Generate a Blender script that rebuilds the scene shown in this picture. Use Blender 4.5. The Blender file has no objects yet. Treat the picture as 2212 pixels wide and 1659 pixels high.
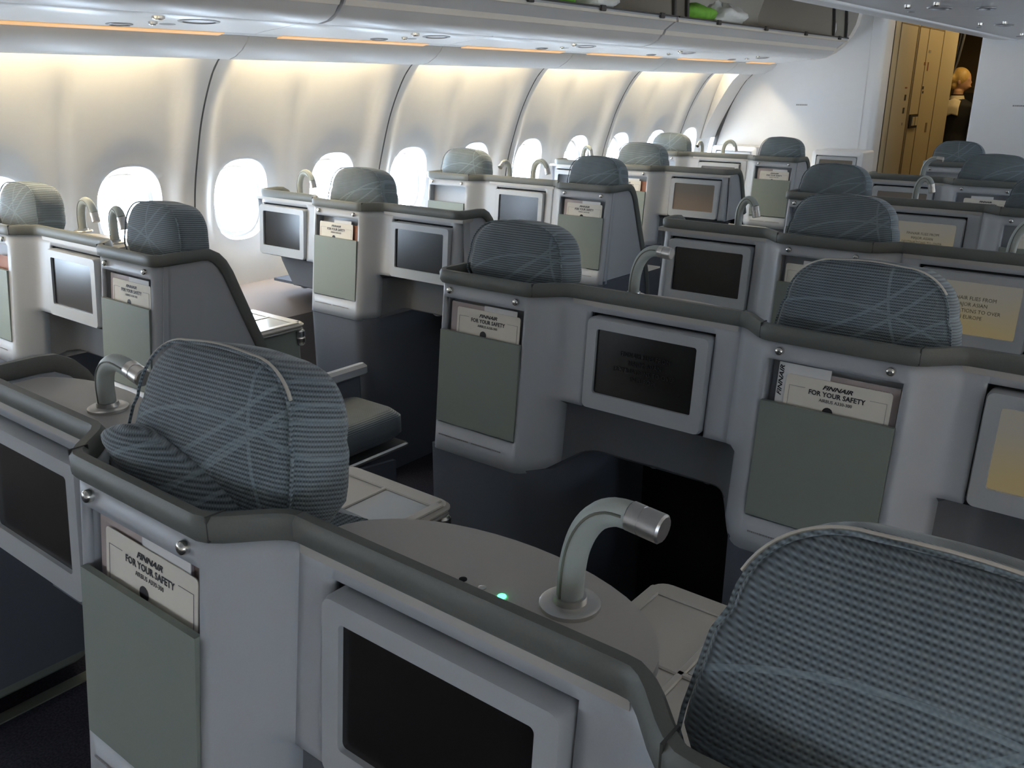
import bpy, bmesh, math, random
from mathutils import Vector, Matrix

random.seed(7)
SC = bpy.context.scene
COL = SC.collection
PI = math.pi

# ------------------------------------------------------------------ camera
H = 1.55
F_PX = 1909.54
YAW, PITCH, ROLL = -0.6661, -0.3247, 0.0035
cam_d = bpy.data.cameras.new('camera')
cam_d.sensor_fit = 'HORIZONTAL'
cam_d.sensor_width = 36.0
cam_d.lens = 36.0 * F_PX / 2212.0
cam_d.clip_start = 0.02
cam = bpy.data.objects.new('camera', cam_d)
COL.objects.link(cam)
_f = Vector((math.sin(YAW) * math.cos(PITCH), math.cos(YAW) * math.cos(PITCH), math.sin(PITCH)))
_r0 = Vector((math.cos(YAW), -math.sin(YAW), 0))
_u0 = _r0.cross(_f)
_r = math.cos(ROLL) * _r0 + math.sin(ROLL) * _u0
_u = -math.sin(ROLL) * _r0 + math.cos(ROLL) * _u0
cam.matrix_world = Matrix(((_r.x, _u.x, -_f.x, 0), (_r.y, _u.y, -_f.y, 0), (_r.z, _u.z, -_f.z, H), (0, 0, 0, 1)))
SC.camera = cam

# ------------------------------------------------------------------ exposure, sky
SC.view_settings.view_transform = 'Standard'
SC.view_settings.look = 'None'
SC.view_settings.gamma = 1.0
SC.view_settings.use_curve_mapping = False
SC.view_settings.exposure = 0.42
w = bpy.data.worlds.new('sky')
SC.world = w
w.use_nodes = True
bg = w.node_tree.nodes['Background']
bg.inputs[0].default_value = (0.72, 0.85, 1.0, 1)
bg.inputs[1].default_value = 23.0

WIN_Y0, WIN_P, WIN_Z = 1.9025, 0.5334, 1.06
X_RIGHT = 1.78          # cabin right wall mirror reference
CX = (-3.47 + X_RIGHT) / 2


RIGHT_OPEN = (-6, -5, -4, 2, 3, 4, 5, 6, 7, 8, 9)  # unseen right windows left open; the other blinds closed to cut fill light


def portal(x, y, sx):
    ld = bpy.data.lights.new('window_portal', 'AREA')
    ld.shape = 'RECTANGLE'
    ld.size = 0.30
    ld.size_y = 0.40
    ld.cycles.is_portal = True
    o = bpy.data.objects.new('window_portal', ld)
    COL.objects.link(o)
    o.location = (x, y, WIN_Z)
    # local -Z is the emit direction: point to the cabin
    o.rotation_euler = (PI / 2, 0, PI / 2 * sx)
    return o


for _k in range(-6, 10):
    portal(-3.56, WIN_Y0 + WIN_P * _k, -1)
    if _k in RIGHT_OPEN:
        portal(X_RIGHT + 0.10, WIN_Y0 + WIN_P * _k, 1)


def area_light(name, loc, rot, size, size_y, power, color):
    ld = bpy.data.lights.new(name, 'AREA')
    ld.shape = 'RECTANGLE'
    ld.size = size
    ld.size_y = size_y
    ld.energy = power
    ld.color = color
    o = bpy.data.objects.new(name, ld)
    COL.objects.link(o)
    o.location = loc
    o.rotation_euler = rot
    return o


# unseen fill lights added above the two aisles to lift the cabin level
area_light('aisle_fill_light', (-1.95, 2.5, 2.27), (0, 0, 0), 0.25, 8.5, 4.0, (1.0, 0.97, 0.93))
area_light('aisle_fill_light', (0.45, 2.5, 2.27), (0, 0, 0), 0.25, 8.5, 4.0, (1.0, 0.97, 0.93))

SC.cycles.max_bounces = 6
SC.cycles.diffuse_bounces = 4
SC.cycles.glossy_bounces = 3
SC.cycles.transparent_max_bounces = 6
SC.cycles.adaptive_threshold = 0.05

# ------------------------------------------------------------------ materials
MATS = {}


def new_mat(name):
    m = bpy.data.materials.new(name)
    m.use_nodes = True
    nt = m.node_tree
    return m, nt, nt.nodes['Principled BSDF']


def plastic(name, col, rough=0.45, speck=0.04, scale=300.0, bump=0.02, metal=0.0, spec=0.5):
    m, nt, b = new_mat(name)
    tc = nt.nodes.new('ShaderNodeTexCoord')
    nz = nt.nodes.new('ShaderNodeTexNoise')
    nz.inputs['Scale'].default_value = scale
    nz.inputs['Detail'].default_value = 2.0
    nt.links.new(tc.outputs['Object'], nz.inputs['Vector'])
    mx = nt.nodes.new('ShaderNodeMix')
    mx.data_type = 'RGBA'
    mx.inputs[6].default_value = tuple(c * (1 - speck) for c in col) + (1,)
    mx.inputs[7].default_value = tuple(min(1, c * (1 + speck)) for c in col) + (1,)
    nt.links.new(nz.outputs['Fac'], mx.inputs[0])
    nt.links.new(mx.outputs[2], b.inputs['Base Color'])
    b.inputs['Roughness'].default_value = rough
    b.inputs['Metallic'].default_value = metal
    b.inputs['Specular IOR Level'].default_value = spec
    if bump:
        bp = nt.nodes.new('ShaderNodeBump')
        bp.inputs['Strength'].default_value = bump
        bp.inputs['Distance'].default_value = 0.002
        nt.links.new(nz.outputs['Fac'], bp.inputs['Height'])
        nt.links.new(bp.outputs['Normal'], b.inputs['Normal'])
    MATS[name] = m
    return m


def emit(name, col, strength):
    m, nt, b = new_mat(name)
    b.inputs['Base Color'].default_value = (0.02, 0.02, 0.02, 1)
    b.inputs['Emission Color'].default_value = col + (1,)
    b.inputs['Emission Strength'].default_value = strength
    MATS[name] = m
    return m


plastic('shell', (0.46, 0.475, 0.50), 0.42, 0.05, 500, 0.03)
plastic('rail', (0.14, 0.145, 0.13), 0.5, 0.10, 350, 0.08)
plastic('rail_seam', (0.05, 0.05, 0.045), 0.6, 0.05, 350, 0.0)
plastic('sage', (0.225, 0.252, 0.222), 0.6, 0.06, 400, 0.03)
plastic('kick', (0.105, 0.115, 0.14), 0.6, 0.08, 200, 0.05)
plastic('shell_shaded', (0.12, 0.125, 0.135), 0.6, 0.06, 200, 0.03)  # darker shell plastic, shade under the consoles put into the colour
plastic('ink_olive', (0.10, 0.09, 0.05), 0.6, 0.0, 40, 0.0)
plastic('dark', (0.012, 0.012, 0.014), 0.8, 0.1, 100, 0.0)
plastic('console_top', (0.50, 0.475, 0.44), 0.4, 0.04, 500, 0.02)
plastic('bezel', (0.44, 0.455, 0.47), 0.4, 0.04, 500, 0.02)
plastic('chrome', (0.72, 0.70, 0.66), 0.22, 0.02, 100, 0.0, metal=1.0)
plastic('satin_metal', (0.62, 0.60, 0.57), 0.36, 0.03, 300, 0.0, metal=1.0)
plastic('leather', (0.40, 0.43, 0.40), 0.5, 0.05, 600, 0.08)
plastic('leather_dark', (0.16, 0.165, 0.13), 0.6, 0.05, 600, 0.08)
plastic('tray', (0.52, 0.49, 0.44), 0.28, 0.03, 400, 0.0)
plastic('tray_glossy', (0.45, 0.46, 0.45), 0.12, 0.02, 100, 0.0)
plastic('paper', (0.80, 0.74, 0.64), 0.7, 0.03, 60, 0.0)
plastic('paper_white', (0.82, 0.80, 0.78), 0.7, 0.02, 60, 0.0)
plastic('paper_mauve', (0.46, 0.38, 0.36), 0.6, 0.1, 40, 0.0)
plastic('paper_orange', (0.26, 0.10, 0.05), 0.6, 0.1, 40, 0.0)
plastic('ink', (0.02, 0.018, 0.02), 0.6, 0.0, 40, 0.0)
plastic('ink_grey', (0.30, 0.28, 0.26), 0.6, 0.0, 40, 0.0)
plastic('ink_white', (0.75, 0.72, 0.70), 0.6, 0.0, 40, 0.0)
plastic('wall', (0.80, 0.785, 0.765), 0.5, 0.015, 20, 0.01)
plastic('wall_cool', (0.86, 0.85, 0.84), 0.35, 0.015, 20, 0.01)
plastic('wall_trim', (0.66, 0.65, 0.64), 0.45, 0.02, 30, 0.0)
plastic('dado', (0.36, 0.32, 0.31), 0.8, 0.10, 700, 0.15)
plastic('groove', (0.10, 0.10, 0.10), 0.7, 0.0, 30, 0.0)
plastic('bin', (0.62, 0.61, 0.61), 0.4, 0.02, 30, 0.0)
plastic('bin_lip', (0.80, 0.74, 0.66), 0.4, 0.02, 30, 0.0)
plastic('bin_inside', (0.60, 0.55, 0.47), 0.6, 0.03, 30, 0.0)
plastic('bin_edge', (0.05, 0.045, 0.04), 0.6, 0.03, 30, 0.0)
plastic('psu_dark', (0.28, 0.27, 0.27), 0.4, 0.02, 30, 0.0)
plastic('lav', (0.62, 0.55, 0.40), 0.35, 0.02, 30, 0.0)
plastic('lav_line', (0.22, 0.17, 0.10), 0.6, 0.02, 30, 0.0)
plastic('curtain', (0.06, 0.065, 0.085), 0.9, 0.1, 200, 0.1)
plastic('galley', (0.16, 0.12, 0.07), 0.5, 0.1, 3, 0.0)
plastic('uniform', (0.008, 0.008, 0.010), 0.8, 0.1, 200, 0.0)
plastic('blouse', (0.75, 0.66, 0.48), 0.8, 0.05, 50, 0.0)
plastic('skin', (0.62, 0.36, 0.22), 0.55, 0.05, 30, 0.0)
plastic('hair', (0.60, 0.40, 0.13), 0.45, 0.25, 60, 0.1)
plastic('lime', (0.20, 0.48, 0.05), 0.7, 0.35, 25, 0.3)
plastic('bag', (0.80, 0.79, 0.74), 0.35, 0.12, 30, 0.6)
plastic('piping', (0.62, 0.57, 0.50), 0.8, 0.08, 400, 0.1)
plastic('green_card', (0.38, 0.55, 0.18), 0.6, 0.3, 30, 0.0)
emit('cove', (1.0, 0.83, 0.54), 56.0)
emit('strip', (1.0, 0.55, 0.20), 0.62)
emit('led', (0.05, 1.0, 0.30), 6.0)
emit('exit_label', (0.3, 0.02, 0.01), 0.3)


def make_carpet():
    m, nt, b = new_mat('carpet')
    nz = nt.nodes.new('ShaderNodeTexNoise')
    nz.inputs['Scale'].default_value = 160
    tc = nt.nodes.new('ShaderNodeTexCoord')
    nt.links.new(tc.outputs['Object'], nz.inputs['Vector'])
    cr = nt.nodes.new('ShaderNodeValToRGB')
    cr.color_ramp.elements[0].position = 0.35
    cr.color_ramp.elements[0].color = (0.012, 0.012, 0.02, 1)
    cr.color_ramp.elements[1].position = 0.7
    cr.color_ramp.elements[1].color = (0.04, 0.036, 0.05, 1)
    nt.links.new(nz.outputs['Fac'], cr.inputs[0])
    nt.links.new(cr.outputs[0], b.inputs['Base Color'])
    b.inputs['Roughness'].default_value = 1.0
    MATS['carpet'] = m


make_carpet()


def make_glass():
    m, nt, b = new_mat('window_glass')
    nt.nodes.remove(b)
    out = nt.nodes['Material Output']
    tr = nt.nodes.new('ShaderNodeBsdfTransparent')
    tr.inputs[0].default_value = (0.96, 0.98, 1.0, 1)
    gl = nt.nodes.new('ShaderNodeBsdfGlossy')
    gl.inputs['Roughness'].default_value = 0.02
    mx = nt.nodes.new('ShaderNodeMixShader')
    mx.inputs[0].default_value = 0.05
    nt.links.new(tr.outputs[0], mx.inputs[1])
    nt.links.new(gl.outputs[0], mx.inputs[2])
    nt.links.new(mx.outputs[0], out.inputs[0])
    MATS['window_glass'] = m


make_glass()


def make_screen(name, base, rough, emis=None, estr=0.0):
    m, nt, b = new_mat(name)
    b.inputs['Base Color'].default_value = base + (1,)
    b.inputs['Roughness'].default_value = rough
    b.inputs['Specular IOR Level'].default_value = 0.5
    if emis:
        tc = nt.nodes.new('ShaderNodeTexCoord')
        nz = nt.nodes.new('ShaderNodeTexNoise')
        nz.inputs['Scale'].default_value = 6.0
        nz.inputs['Detail'].default_value = 1.0
        nt.links.new(tc.outputs['Object'], nz.inputs['Vector'])
        sep = nt.nodes.new('ShaderNodeSeparateXYZ')
        nt.links.new(tc.outputs['Object'], sep.inputs[0])
        ad = nt.nodes.new('ShaderNodeMath')
        ad.operation = 'MULTIPLY_ADD'
        ad.inputs[1].default_value = -4.5
        nt.links.new(sep.outputs['Z'], ad.inputs[0])
        nt.links.new(nz.outputs['Fac'], ad.inputs[2])
        cr = nt.nodes.new('ShaderNodeValToRGB')
        cr.color_ramp.elements[0].position = 0.2
        cr.color_ramp.elements[0].color = emis[0] + (1,)
        cr.color_ramp.elements[1].position = 0.85
        cr.color_ramp.elements[1].color = emis[1] + (1,)
        nt.links.new(ad.outputs[0], cr.inputs[0])
        nt.links.new(cr.outputs[0], b.inputs['Emission Color'])
        b.inputs['Emission Strength'].default_value = estr
    MATS[name] = m


make_screen('screen_off', (0.011, 0.009, 0.008), 0.25)
make_screen('screen_lit', (0.02, 0.02, 0.02), 0.3, ((0.25, 0.24, 0.205), (0.31, 0.25, 0.13)), 0.38)
make_screen('screen_brown', (0.05, 0.04, 0.03), 0.35, ((0.05, 0.045, 0.04), (0.11, 0.075, 0.05)), 0.5)


def make_fabric():
    """blue-grey ribbed upholstery with pale arcs woven in; object space of the cushion, x across, z up"""
    m, nt, b = new_mat('fabric')
    N = nt.nodes
    L = nt.links
    tc = N.new('ShaderNodeTexCoord')
    oi = N.new('ShaderNodeObjectInfo')
    sep = N.new('ShaderNodeSeparateXYZ')
    L.new(tc.outputs['Object'], sep.inputs[0])

    def math_(op, a, bb=None, c=None):
        n = N.new('ShaderNodeMath')
        n.operation = op
        for i, v in enumerate((a, bb, c)):
            if v is None:
                continue
            if isinstance(v, (int, float)):
                n.inputs[i].default_value = v
            else:
                L.new(v, n.inputs[i])
        return n.outputs[0]
    X, Y, Z = sep.outputs
    xy = math_('ADD', X, Y)
    st = math_('SINE', math_('MULTIPLY', Z, 2 * PI / 0.0054))
    dt = math_('SINE', math_('MULTIPLY', xy, 2 * PI / 0.0046))
    weave = math_('ADD', math_('MULTIPLY', st, 0.62), math_('MULTIPLY', math_('MULTIPLY', dt, st), 0.38))
    fac = math_('MULTIPLY_ADD', weave, 0.5, 0.5)
    nz = N.new('ShaderNodeTexNoise')
    nz.inputs['Scale'].default_value = 9.0
    L.new(tc.outputs['Object'], nz.inputs['Vector'])
    fac = math_('MULTIPLY_ADD', math_('SUBTRACT', nz.outputs['Fac'], 0.5), 0.5, fac)
    c1 = N.new('ShaderNodeMix')
    c1.data_type = 'RGBA'
    c1.inputs[6].default_value = (0.040, 0.050, 0.056, 1)
    c1.inputs[7].default_value = (0.250, 0.300, 0.325, 1)
    c1.clamp_factor = True
    L.new(fac, c1.inputs[0])
    # arcs
    mask = None
    rnd = oi.outputs['Random']
    for i, (cx, cz, r, wd) in enumerate([(-0.25, 0.42, 0.50, 0.0030), (-0.27, 0.44, 0.56, 0.0030), (0.30, -0.35, 0.42, 0.0026),
                                         (0.02, -0.33, 0.36, 0.0026), (0.42, 0.10, 0.34, 0.0026)]):
        ox = math_('MULTIPLY_ADD', math_('SUBTRACT', rnd, 0.5), (0.16, 0.16, -0.22, 0.30, 0.18)[i], cx)
        dx = math_('SUBTRACT', X, ox)
        dz = math_('SUBTRACT', Z, cz)
        d = math_('SQRT', math_('ADD', math_('MULTIPLY', dx, dx), math_('MULTIPLY', dz, dz)))
        e = math_('ABSOLUTE', math_('SUBTRACT', d, r))
        k = math_('LESS_THAN', e, wd)
        mask = k if mask is None else math_('MAXIMUM', mask, k)
    c2 = N.new('ShaderNodeMix')
    c2.data_type = 'RGBA'
    c2.inputs[7].default_value = (0.26, 0.325, 0.355, 1)
    L.new(math_('MULTIPLY', mask, 0.5), c2.inputs[0])
    L.new(c1.outputs[2], c2.inputs[6])
    L.new(c2.outputs[2], b.inputs['Base Color'])
    b.inputs['Roughness'].default_value = 0.9
    b.inputs['Sheen Weight'].default_value = 0.3
    bp = N.new('ShaderNodeBump')
    bp.inputs['Strength'].default_value = 0.5
    bp.inputs['Distance'].default_value = 0.0012
    L.new(weave, bp.inputs['Height'])
    L.new(bp.outputs['Normal'], b.inputs['Normal'])
    MATS['fabric'] = m


make_fabric()


# ------------------------------------------------------------------ mesh helpers
class MB:
    def __init__(s):
        s.v = []
        s.f = []

    def add(s, vs, fs):
        o = len(s.v)
        s.v += [tuple(p) for p in vs]
        s.f += [tuple(i + o for i in f) for f in fs]
        return o

    def box(s, x0, x1, y0, y1, z0, z1):
        s.add([(x0, y0, z0), (x1, y0, z0), (x1, y1, z0), (x0, y1, z0), (x0, y0, z1), (x1, y0, z1), (x1, y1, z1), (x0, y1, z1)],
              [(0, 3, 2, 1), (4, 5, 6, 7), (0, 1, 5, 4), (1, 2, 6, 5), (2, 3, 7, 6), (3, 0, 4, 7)])
        return s

    def rbox(s, x0, x1, y0, y1, z0, z1, r=0.01, n=3):
        """box with rounded vertical edges and chamfered top and bottom"""
        pts = rrect(x0, x1, y0, y1, r, n)
        m = len(pts)
        cx, cy = (x0 + x1) / 2, (y0 + y1) / 2
        c = min(r * 0.6, (z1 - z0) * 0.4)
        sx = max(0.05, 1 - c * 2 / max(1e-6, x1 - x0))
        sy = max(0.05, 1 - c * 2 / max(1e-6, y1 - y0))
        rings = [(z0, 1, 1, sx, sy), (z0 + c, 0, 0, 1, 1), (z1 - c, 0, 0, 1, 1), (z1, 1, 1, sx, sy)]
        vs = []
        for z, _, _, a, b_ in rings:
            vs += [(cx + (p[0] - cx) * a, cy + (p[1] - cy) * b_, z) for p in pts]
        fs = []
        for k in range(3):
            for i in range(m):
                j = (i + 1) % m
                fs.append((k * m + i, k * m + j, (k + 1) * m + j, (k + 1) * m + i))
        fs.append(tuple(range(m - 1, -1, -1)))
        fs.append(tuple(3 * m + i for i in range(m)))
        s.add(vs, fs)
        return s

    def prism(s, poly, axis, a0, a1):
        """poly: 2d points, extruded along axis ('x': (y,z) poly; 'y': (x,z); 'z': (x,y))"""
        def P(p, a):
            return {'x': (a, p[0], p[1]), 'y': (p[0], a, p[1]), 'z': (p[0], p[1], a)}[axis]
        n = len(poly)
        vs = [P(p, a0) for p in poly] + [P(p, a1) for p in poly]
        fs = [(i, (i + 1) % n, n + (i + 1) % n, n + i) for i in range(n)]
        fs += [tuple(range(n - 1, -1, -1)), tuple(range(n, 2 * n))]
        s.add(vs, fs)
        return s

    def tube(s, pts, r, n=12, cap=True):
        pts = [Vector(p) for p in pts]
        rs = r if isinstance(r, (list, tuple)) else [r] * len(pts)
        t0 = (pts[1] - pts[0]).normalized()
        up = Vector((0, 0, 1)) if abs(t0.z) < 0.9 else Vector((0, 1, 0))
        nrm = (up - t0 * up.dot(t0)).normalized()
        vs = []
        for i, p in enumerate(pts):
            t = (pts[min(i + 1, len(pts) - 1)] - pts[max(i - 1, 0)]).normalized()
            nrm = (nrm - t * nrm.dot(t)).normalized()
            bi = t.cross(nrm)
            for k in range(n):
                a = 2 * PI * k / n
                vs.append(p + (nrm * math.cos(a) + bi * math.sin(a)) * rs[i])
        fs = []
        for i in range(len(pts) - 1):
            for k in range(n):
                j = (k + 1) % n
                fs.append((i * n + k, i * n + j, (i + 1) * n + j, (i + 1) * n + k))
        if cap:
            fs.append(tuple(range(n - 1, -1, -1)))
            fs.append(tuple((len(pts) - 1) * n + k for k in range(n)))
        s.add(vs, fs)
        return s

    def lathe(s, prof, c=(0, 0, 0), n=20, axis='z'):
        vs = []
        for r, h in prof:
            for k in range(n):
                a = 2 * PI * k / n
                x, y, z = r * math.cos(a), r * math.sin(a), h
                if axis == 'y':
                    x, y, z = x, z, y
                if axis == 'x':
                    x, y, z = z, x, y
                vs.append((c[0] + x, c[1] + y, c[2] + z))
        fs = []
        m = len(prof)
        for i in range(m - 1):
            for k in range(n):
                j = (k + 1) % n
                fs.append((i * n + k, i * n + j, (i + 1) * n + j, (i + 1) * n + k))
        fs.append(tuple(range(n - 1, -1, -1)))
        fs.append(tuple((m - 1) * n + k for k in range(n)))
        s.add(vs, fs)
        return s

    def ball(s, c, rx, ry, rz, n=12, m=8):
        vs = [(c[0], c[1], c[2] - rz)]
        for i in range(1, m):
            t = -PI / 2 + PI * i / m
            for k in range(n):
                a = 2 * PI * k / n
                vs.append((c[0] + rx * math.cos(t) * math.cos(a), c[1] + ry * math.cos(t) * math.sin(a), c[2] + rz * math.sin(t)))
        vs.append((c[0], c[1], c[2] + rz))
        fs = []
        for k in range(n):
            fs.append((0, 1 + (k + 1) % n, 1 + k))
        for i in range(m - 2):
            for k in range(n):
                j = (k + 1) % n
                fs.append((1 + i * n + k, 1 + i * n + j, 1 + (i + 1) * n + j, 1 + (i + 1) * n + k))
        e = len(vs) - 1
        for k in range(n):
            fs.append((1 + (m - 2) * n + k, 1 + (m - 2) * n + (k + 1) % n, e))
        s.add(vs, fs)
        return s

    def mesh(s, name, mat, smooth=35.0):
        me = bpy.data.meshes.new(name)
        me.from_pydata(s.v, [], s.f)
        bm = bmesh.new()
        bm.from_mesh(me)
        bmesh.ops.remove_doubles(bm, verts=bm.verts, dist=1e-5)
        bmesh.ops.recalc_face_normals(bm, faces=bm.faces)
        bm.to_mesh(me)
        bm.free()
        me.materials.append(MATS[mat])
        if smooth:
            me.shade_smooth()
            me.set_sharp_from_angle(angle=math.radians(smooth))
        me.update()
        return me

    def build(s, name, mat, parent=None, smooth=35.0, loc=None):
        return obj(name, s.mesh(name, mat, smooth), parent, loc)


def rrect(x0, x1, y0, y1, r, n=4):
    pts = []
    for cx, cy, a0 in ((x1 - r, y1 - r, 0), (x0 + r, y1 - r, PI / 2), (x0 + r, y0 + r, PI), (x1 - r, y0 + r, 3 * PI / 2)):
        for k in range(n + 1):
            a = a0 + PI / 2 * k / n
            pts.append((cx + r * math.cos(a), cy + r * math.sin(a)))
    return pts


def obj(name, me, parent=None, loc=None, rot=None):
    o = bpy.data.objects.new(name, me)
    COL.objects.link(o)
    if parent is not None:
        o.parent = parent
    if loc is not None:
        o.location = loc
    if rot is not None:
        o.rotation_euler = rot
    return o


def empty(name, loc=(0, 0, 0), rz=0.0, parent=None):
    o = bpy.data.objects.new(name, None)
    o.empty_display_size = 0.1
    COL.objects.link(o)
    o.location = loc
    o.rotation_euler = (0, 0, rz)
    if parent is not None:
        o.parent = parent
    return o


def tag(o, label=None, cat=None, group=None, kind=None):
    if label:
        o['label'] = label
    if cat:
        o['category'] = cat
    if group:
        o['group'] = group
    if kind:
        o['kind'] = kind
    return o


def sm(a, b, x):
    t = max(0.0, min(1.0, (x - a) / (b - a)))
    return t * t * (3 - 2 * t)


def interp(tab, z):
    if z <= tab[0][0]:
        return tab[0][1]
    for (a, va), (b, vb) in zip(tab, tab[1:]):
        if z <= b:
            return va + (vb - va) * (z - a) / (b - a)
    return tab[-1][1]


def hermite(tab, z):
    """monotone-ish smooth interpolation"""
    n = len(tab)
    if z <= tab[0][0]:
        return tab[0][1]
    if z >= tab[-1][0]:
        return tab[-1][1]
    for i in range(n - 1):
        if z <= tab[i + 1][0]:
            break
    h = tab[i + 1][0] - tab[i][0]
    d = (tab[i + 1][1] - tab[i][1]) / h
    def slope(k):
        if k == 0:
            return (tab[1][1] - tab[0][1]) / (tab[1][0] - tab[0][0])
        if k == n - 1:
            return (tab[-1][1] - tab[-2][1]) / (tab[-1][0] - tab[-2][0])
        return (tab[k + 1][1] - tab[k - 1][1]) / (tab[k + 1][0] - tab[k - 1][0])
    m0, m1 = slope(i), slope(i + 1)
    t = (z - tab[i][0]) / h
    return ((2 * t**3 - 3 * t**2 + 1) * tab[i][1] + (t**3 - 2 * t**2 + t) * h * m0 +
            (-2 * t**3 + 3 * t**2) * tab[i + 1][1] + (t**3 - t**2) * h * m1)


def text_mesh(name, body, size, mat, shear=0.0, spacing=1.0, offset=0.0, width=1.0):
    c = bpy.data.curves.new(name, 'FONT')
    c.body = body
    c.size = size
    c.shear = shear
    c.space_character = spacing
    c.offset = offset
    c.align_x = 'CENTER'
    c.align_y = 'CENTER'
    c.resolution_u = 2
    c.extrude = 0.0001
    o = bpy.data.objects.new(name, c)
    COL.objects.link(o)
    dg = bpy.context.evaluated_depsgraph_get()
    me = bpy.data.meshes.new_from_object(o.evaluated_get(dg))
    bpy.data.objects.remove(o)
    bpy.data.curves.remove(c)
    # stand upright in the xz plane, facing -y
    me.transform(Matrix.Rotation(PI / 2, 4, 'X') @ Matrix.Diagonal((width, 1, 1, 1)))
    me.name = name
    me.materials.clear()
    me.materials.append(MATS[mat])
    return me


# ------------------------------------------------------------------ the cabin shell
Y_BULK = 7.15
Y_REAR = -2.6
floor = MB().box(-3.45, X_RIGHT, Y_REAR, 12.0, -0.05, 0.0).build('floor', 'carpet', smooth=0)
tag(floor, kind='structure')
MB().box(-2.215, -2.175, Y_REAR, Y_BULK, 0.0, 0.004).build('path_strip', 'leather_dark', floor, smooth=0)

SEAM = [(0.0, -3.36), (0.4, -3.44), (0.66, -3.465), (0.9, -3.455), (1.11, -3.425), (1.28, -3.372), (1.43, -3.312), (1.575, -3.227),
        (1.643, -3.165), (1.70, -3.075), (1.76, -3.0)]
PANEL = [(0.0, -3.37), (0.4, -3.45), (0.66, -3.487), (0.9, -3.482), (1.11, -3.455), (1.28, -3.412), (1.43, -3.366), (1.575, -3.318),
         (1.643, -3.292), (1.76, -3.245)]
HW = WIN_P


def wall_x(yl, z):
    d = HW - abs(yl)
    wide = 0.125 + 0.075 * sm(1.45, 1.66, z)
    r = 1 - sm(0.03, wide, d)
    x = hermite(PANEL, z) * (1 - r) + hermite(SEAM, z) * r
    x -= 0.026 * (sm(-0.14, 0.0, yl) if yl < 0 else 1 - sm(0.0, 0.035, yl)) * (1 - sm(1.42, 1.66, z)) * sm(0.62, 0.8, z)
    # shallow dish round each window
    q = ((abs(yl) - WIN_P / 2) / 0.19) ** 2 + ((z - WIN_Z) / 0.27) ** 2
    x -= 0.014 * (1 - sm(0.55, 1.25, q))
    return x


WA, WB = 0.142, 0.182      # half width / half height of the window opening in the lining


def sup(a, n=2.6):
    c, s = math.cos(a), math.sin(a)
    return (math.copysign(abs(c) ** (2 / n), c), math.copysign(abs(s) ** (2 / n), s))


def make_wall_panel():
    m = MB()
    NY, NZ = 24, 16
    zb, zt = 0.79, 1.33
    ext = HW - 0.0008
    zs_low = [0.55, 0.61, 0.67, 0.73, zb]
    zs_hi = [zt + (1.76 - zt) * k / 18 for k in range(19)]

    def grid(y0, y1, zs):
        ys = [y0 + (y1 - y0) * k / NY for k in range(NY + 1)]
        vs = [(wall_x(y, z), y, z) for z in zs for y in ys]
        fs = []
        for i in range(len(zs) - 1):
            for k in range(NY):
                a = i * (NY + 1) + k
                fs.append((a, a + 1, a + NY + 2, a + NY + 1))
        m.add(vs, fs)
    for y0, y1 in ((-ext, 0.0), (0.0, ext)):
        grid(y0, y1, zs_low)
        grid(y0, y1, zs_hi)
        yc = (-1 if y0 < 0 else 1) * WIN_P / 2
        per = []
        for k in range(NY):
            per.append((y0 + (y1 - y0) * k / NY, zb))
        for k in range(NZ):
            per.append((y1, zb + (zt - zb) * k / NZ))
        for k in range(NY):
            per.append((y1 - (y1 - y0) * k / NY, zt))
        for k in range(NZ):
            per.append((y0, zt - (zt - zb) * k / NZ))
        rings = []
        R = 7
        for j in range(R + 1):
            t = j / R
            ring = []
            for (y, z) in per:
                a = math.atan2((z - WIN_Z) / WB, (y - yc) / WA)
                s_ = sup(a)
                ey, ez = yc + WA * s_[0], WIN_Z + WB * s_[1]
                yy, zz = y + (ey - y) * t, z + (ez - z) * t
                ring.append((wall_x(yy, zz), yy, zz))
            rings.append(ring)
        n = len(per)
        # reveal: two more rings going outwards through the wall
        inner = rings[-1]
        for dx, k in ((-0.006, 0.985), (-0.035, 0.93), (-0.062, 0.90)):
            rings.append([(p[0] + dx, yc + (p[1] - yc) * k, WIN_Z + (p[2] - WIN_Z) * k) for p in inner])
        vs = [p for r in rings for p in r]
        fs = []
        for j in range(len(rings) - 1):
            for i in range(n):
                i2 = (i + 1) % n
                fs.append((j * n + i, j * n + i2, (j + 1) * n + i2, (j + 1) * n + i))
        m.add(vs, fs)
    return m.mesh('sidewall_panel', 'wall', 50)


panel_me = make_wall_panel()

# window parts
def ring_mesh(name, mat, a0, b0, a1, b1, x0, x1, n=40):
    m = MB()
    vs = []
    for (a, b_, x) in ((a0, b0, x0), (a0, b0, x1), (a1, b1, x1), (a1, b1, x0)):
        for k in range(n):
            s_ = sup(2 * PI * k / n)
            vs.append((x, a * s_[0], b_ * s_[1]))
    fs = []
    for j in range(4):
        for k in range(n):
            k2 = (k + 1) % n
            fs.append((j * n + k, j * n + k2, ((j + 1) % 4) * n + k2, ((j + 1) % 4) * n + k))
    m.add(vs, fs)
    return m.mesh(name, mat, 50)


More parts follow.
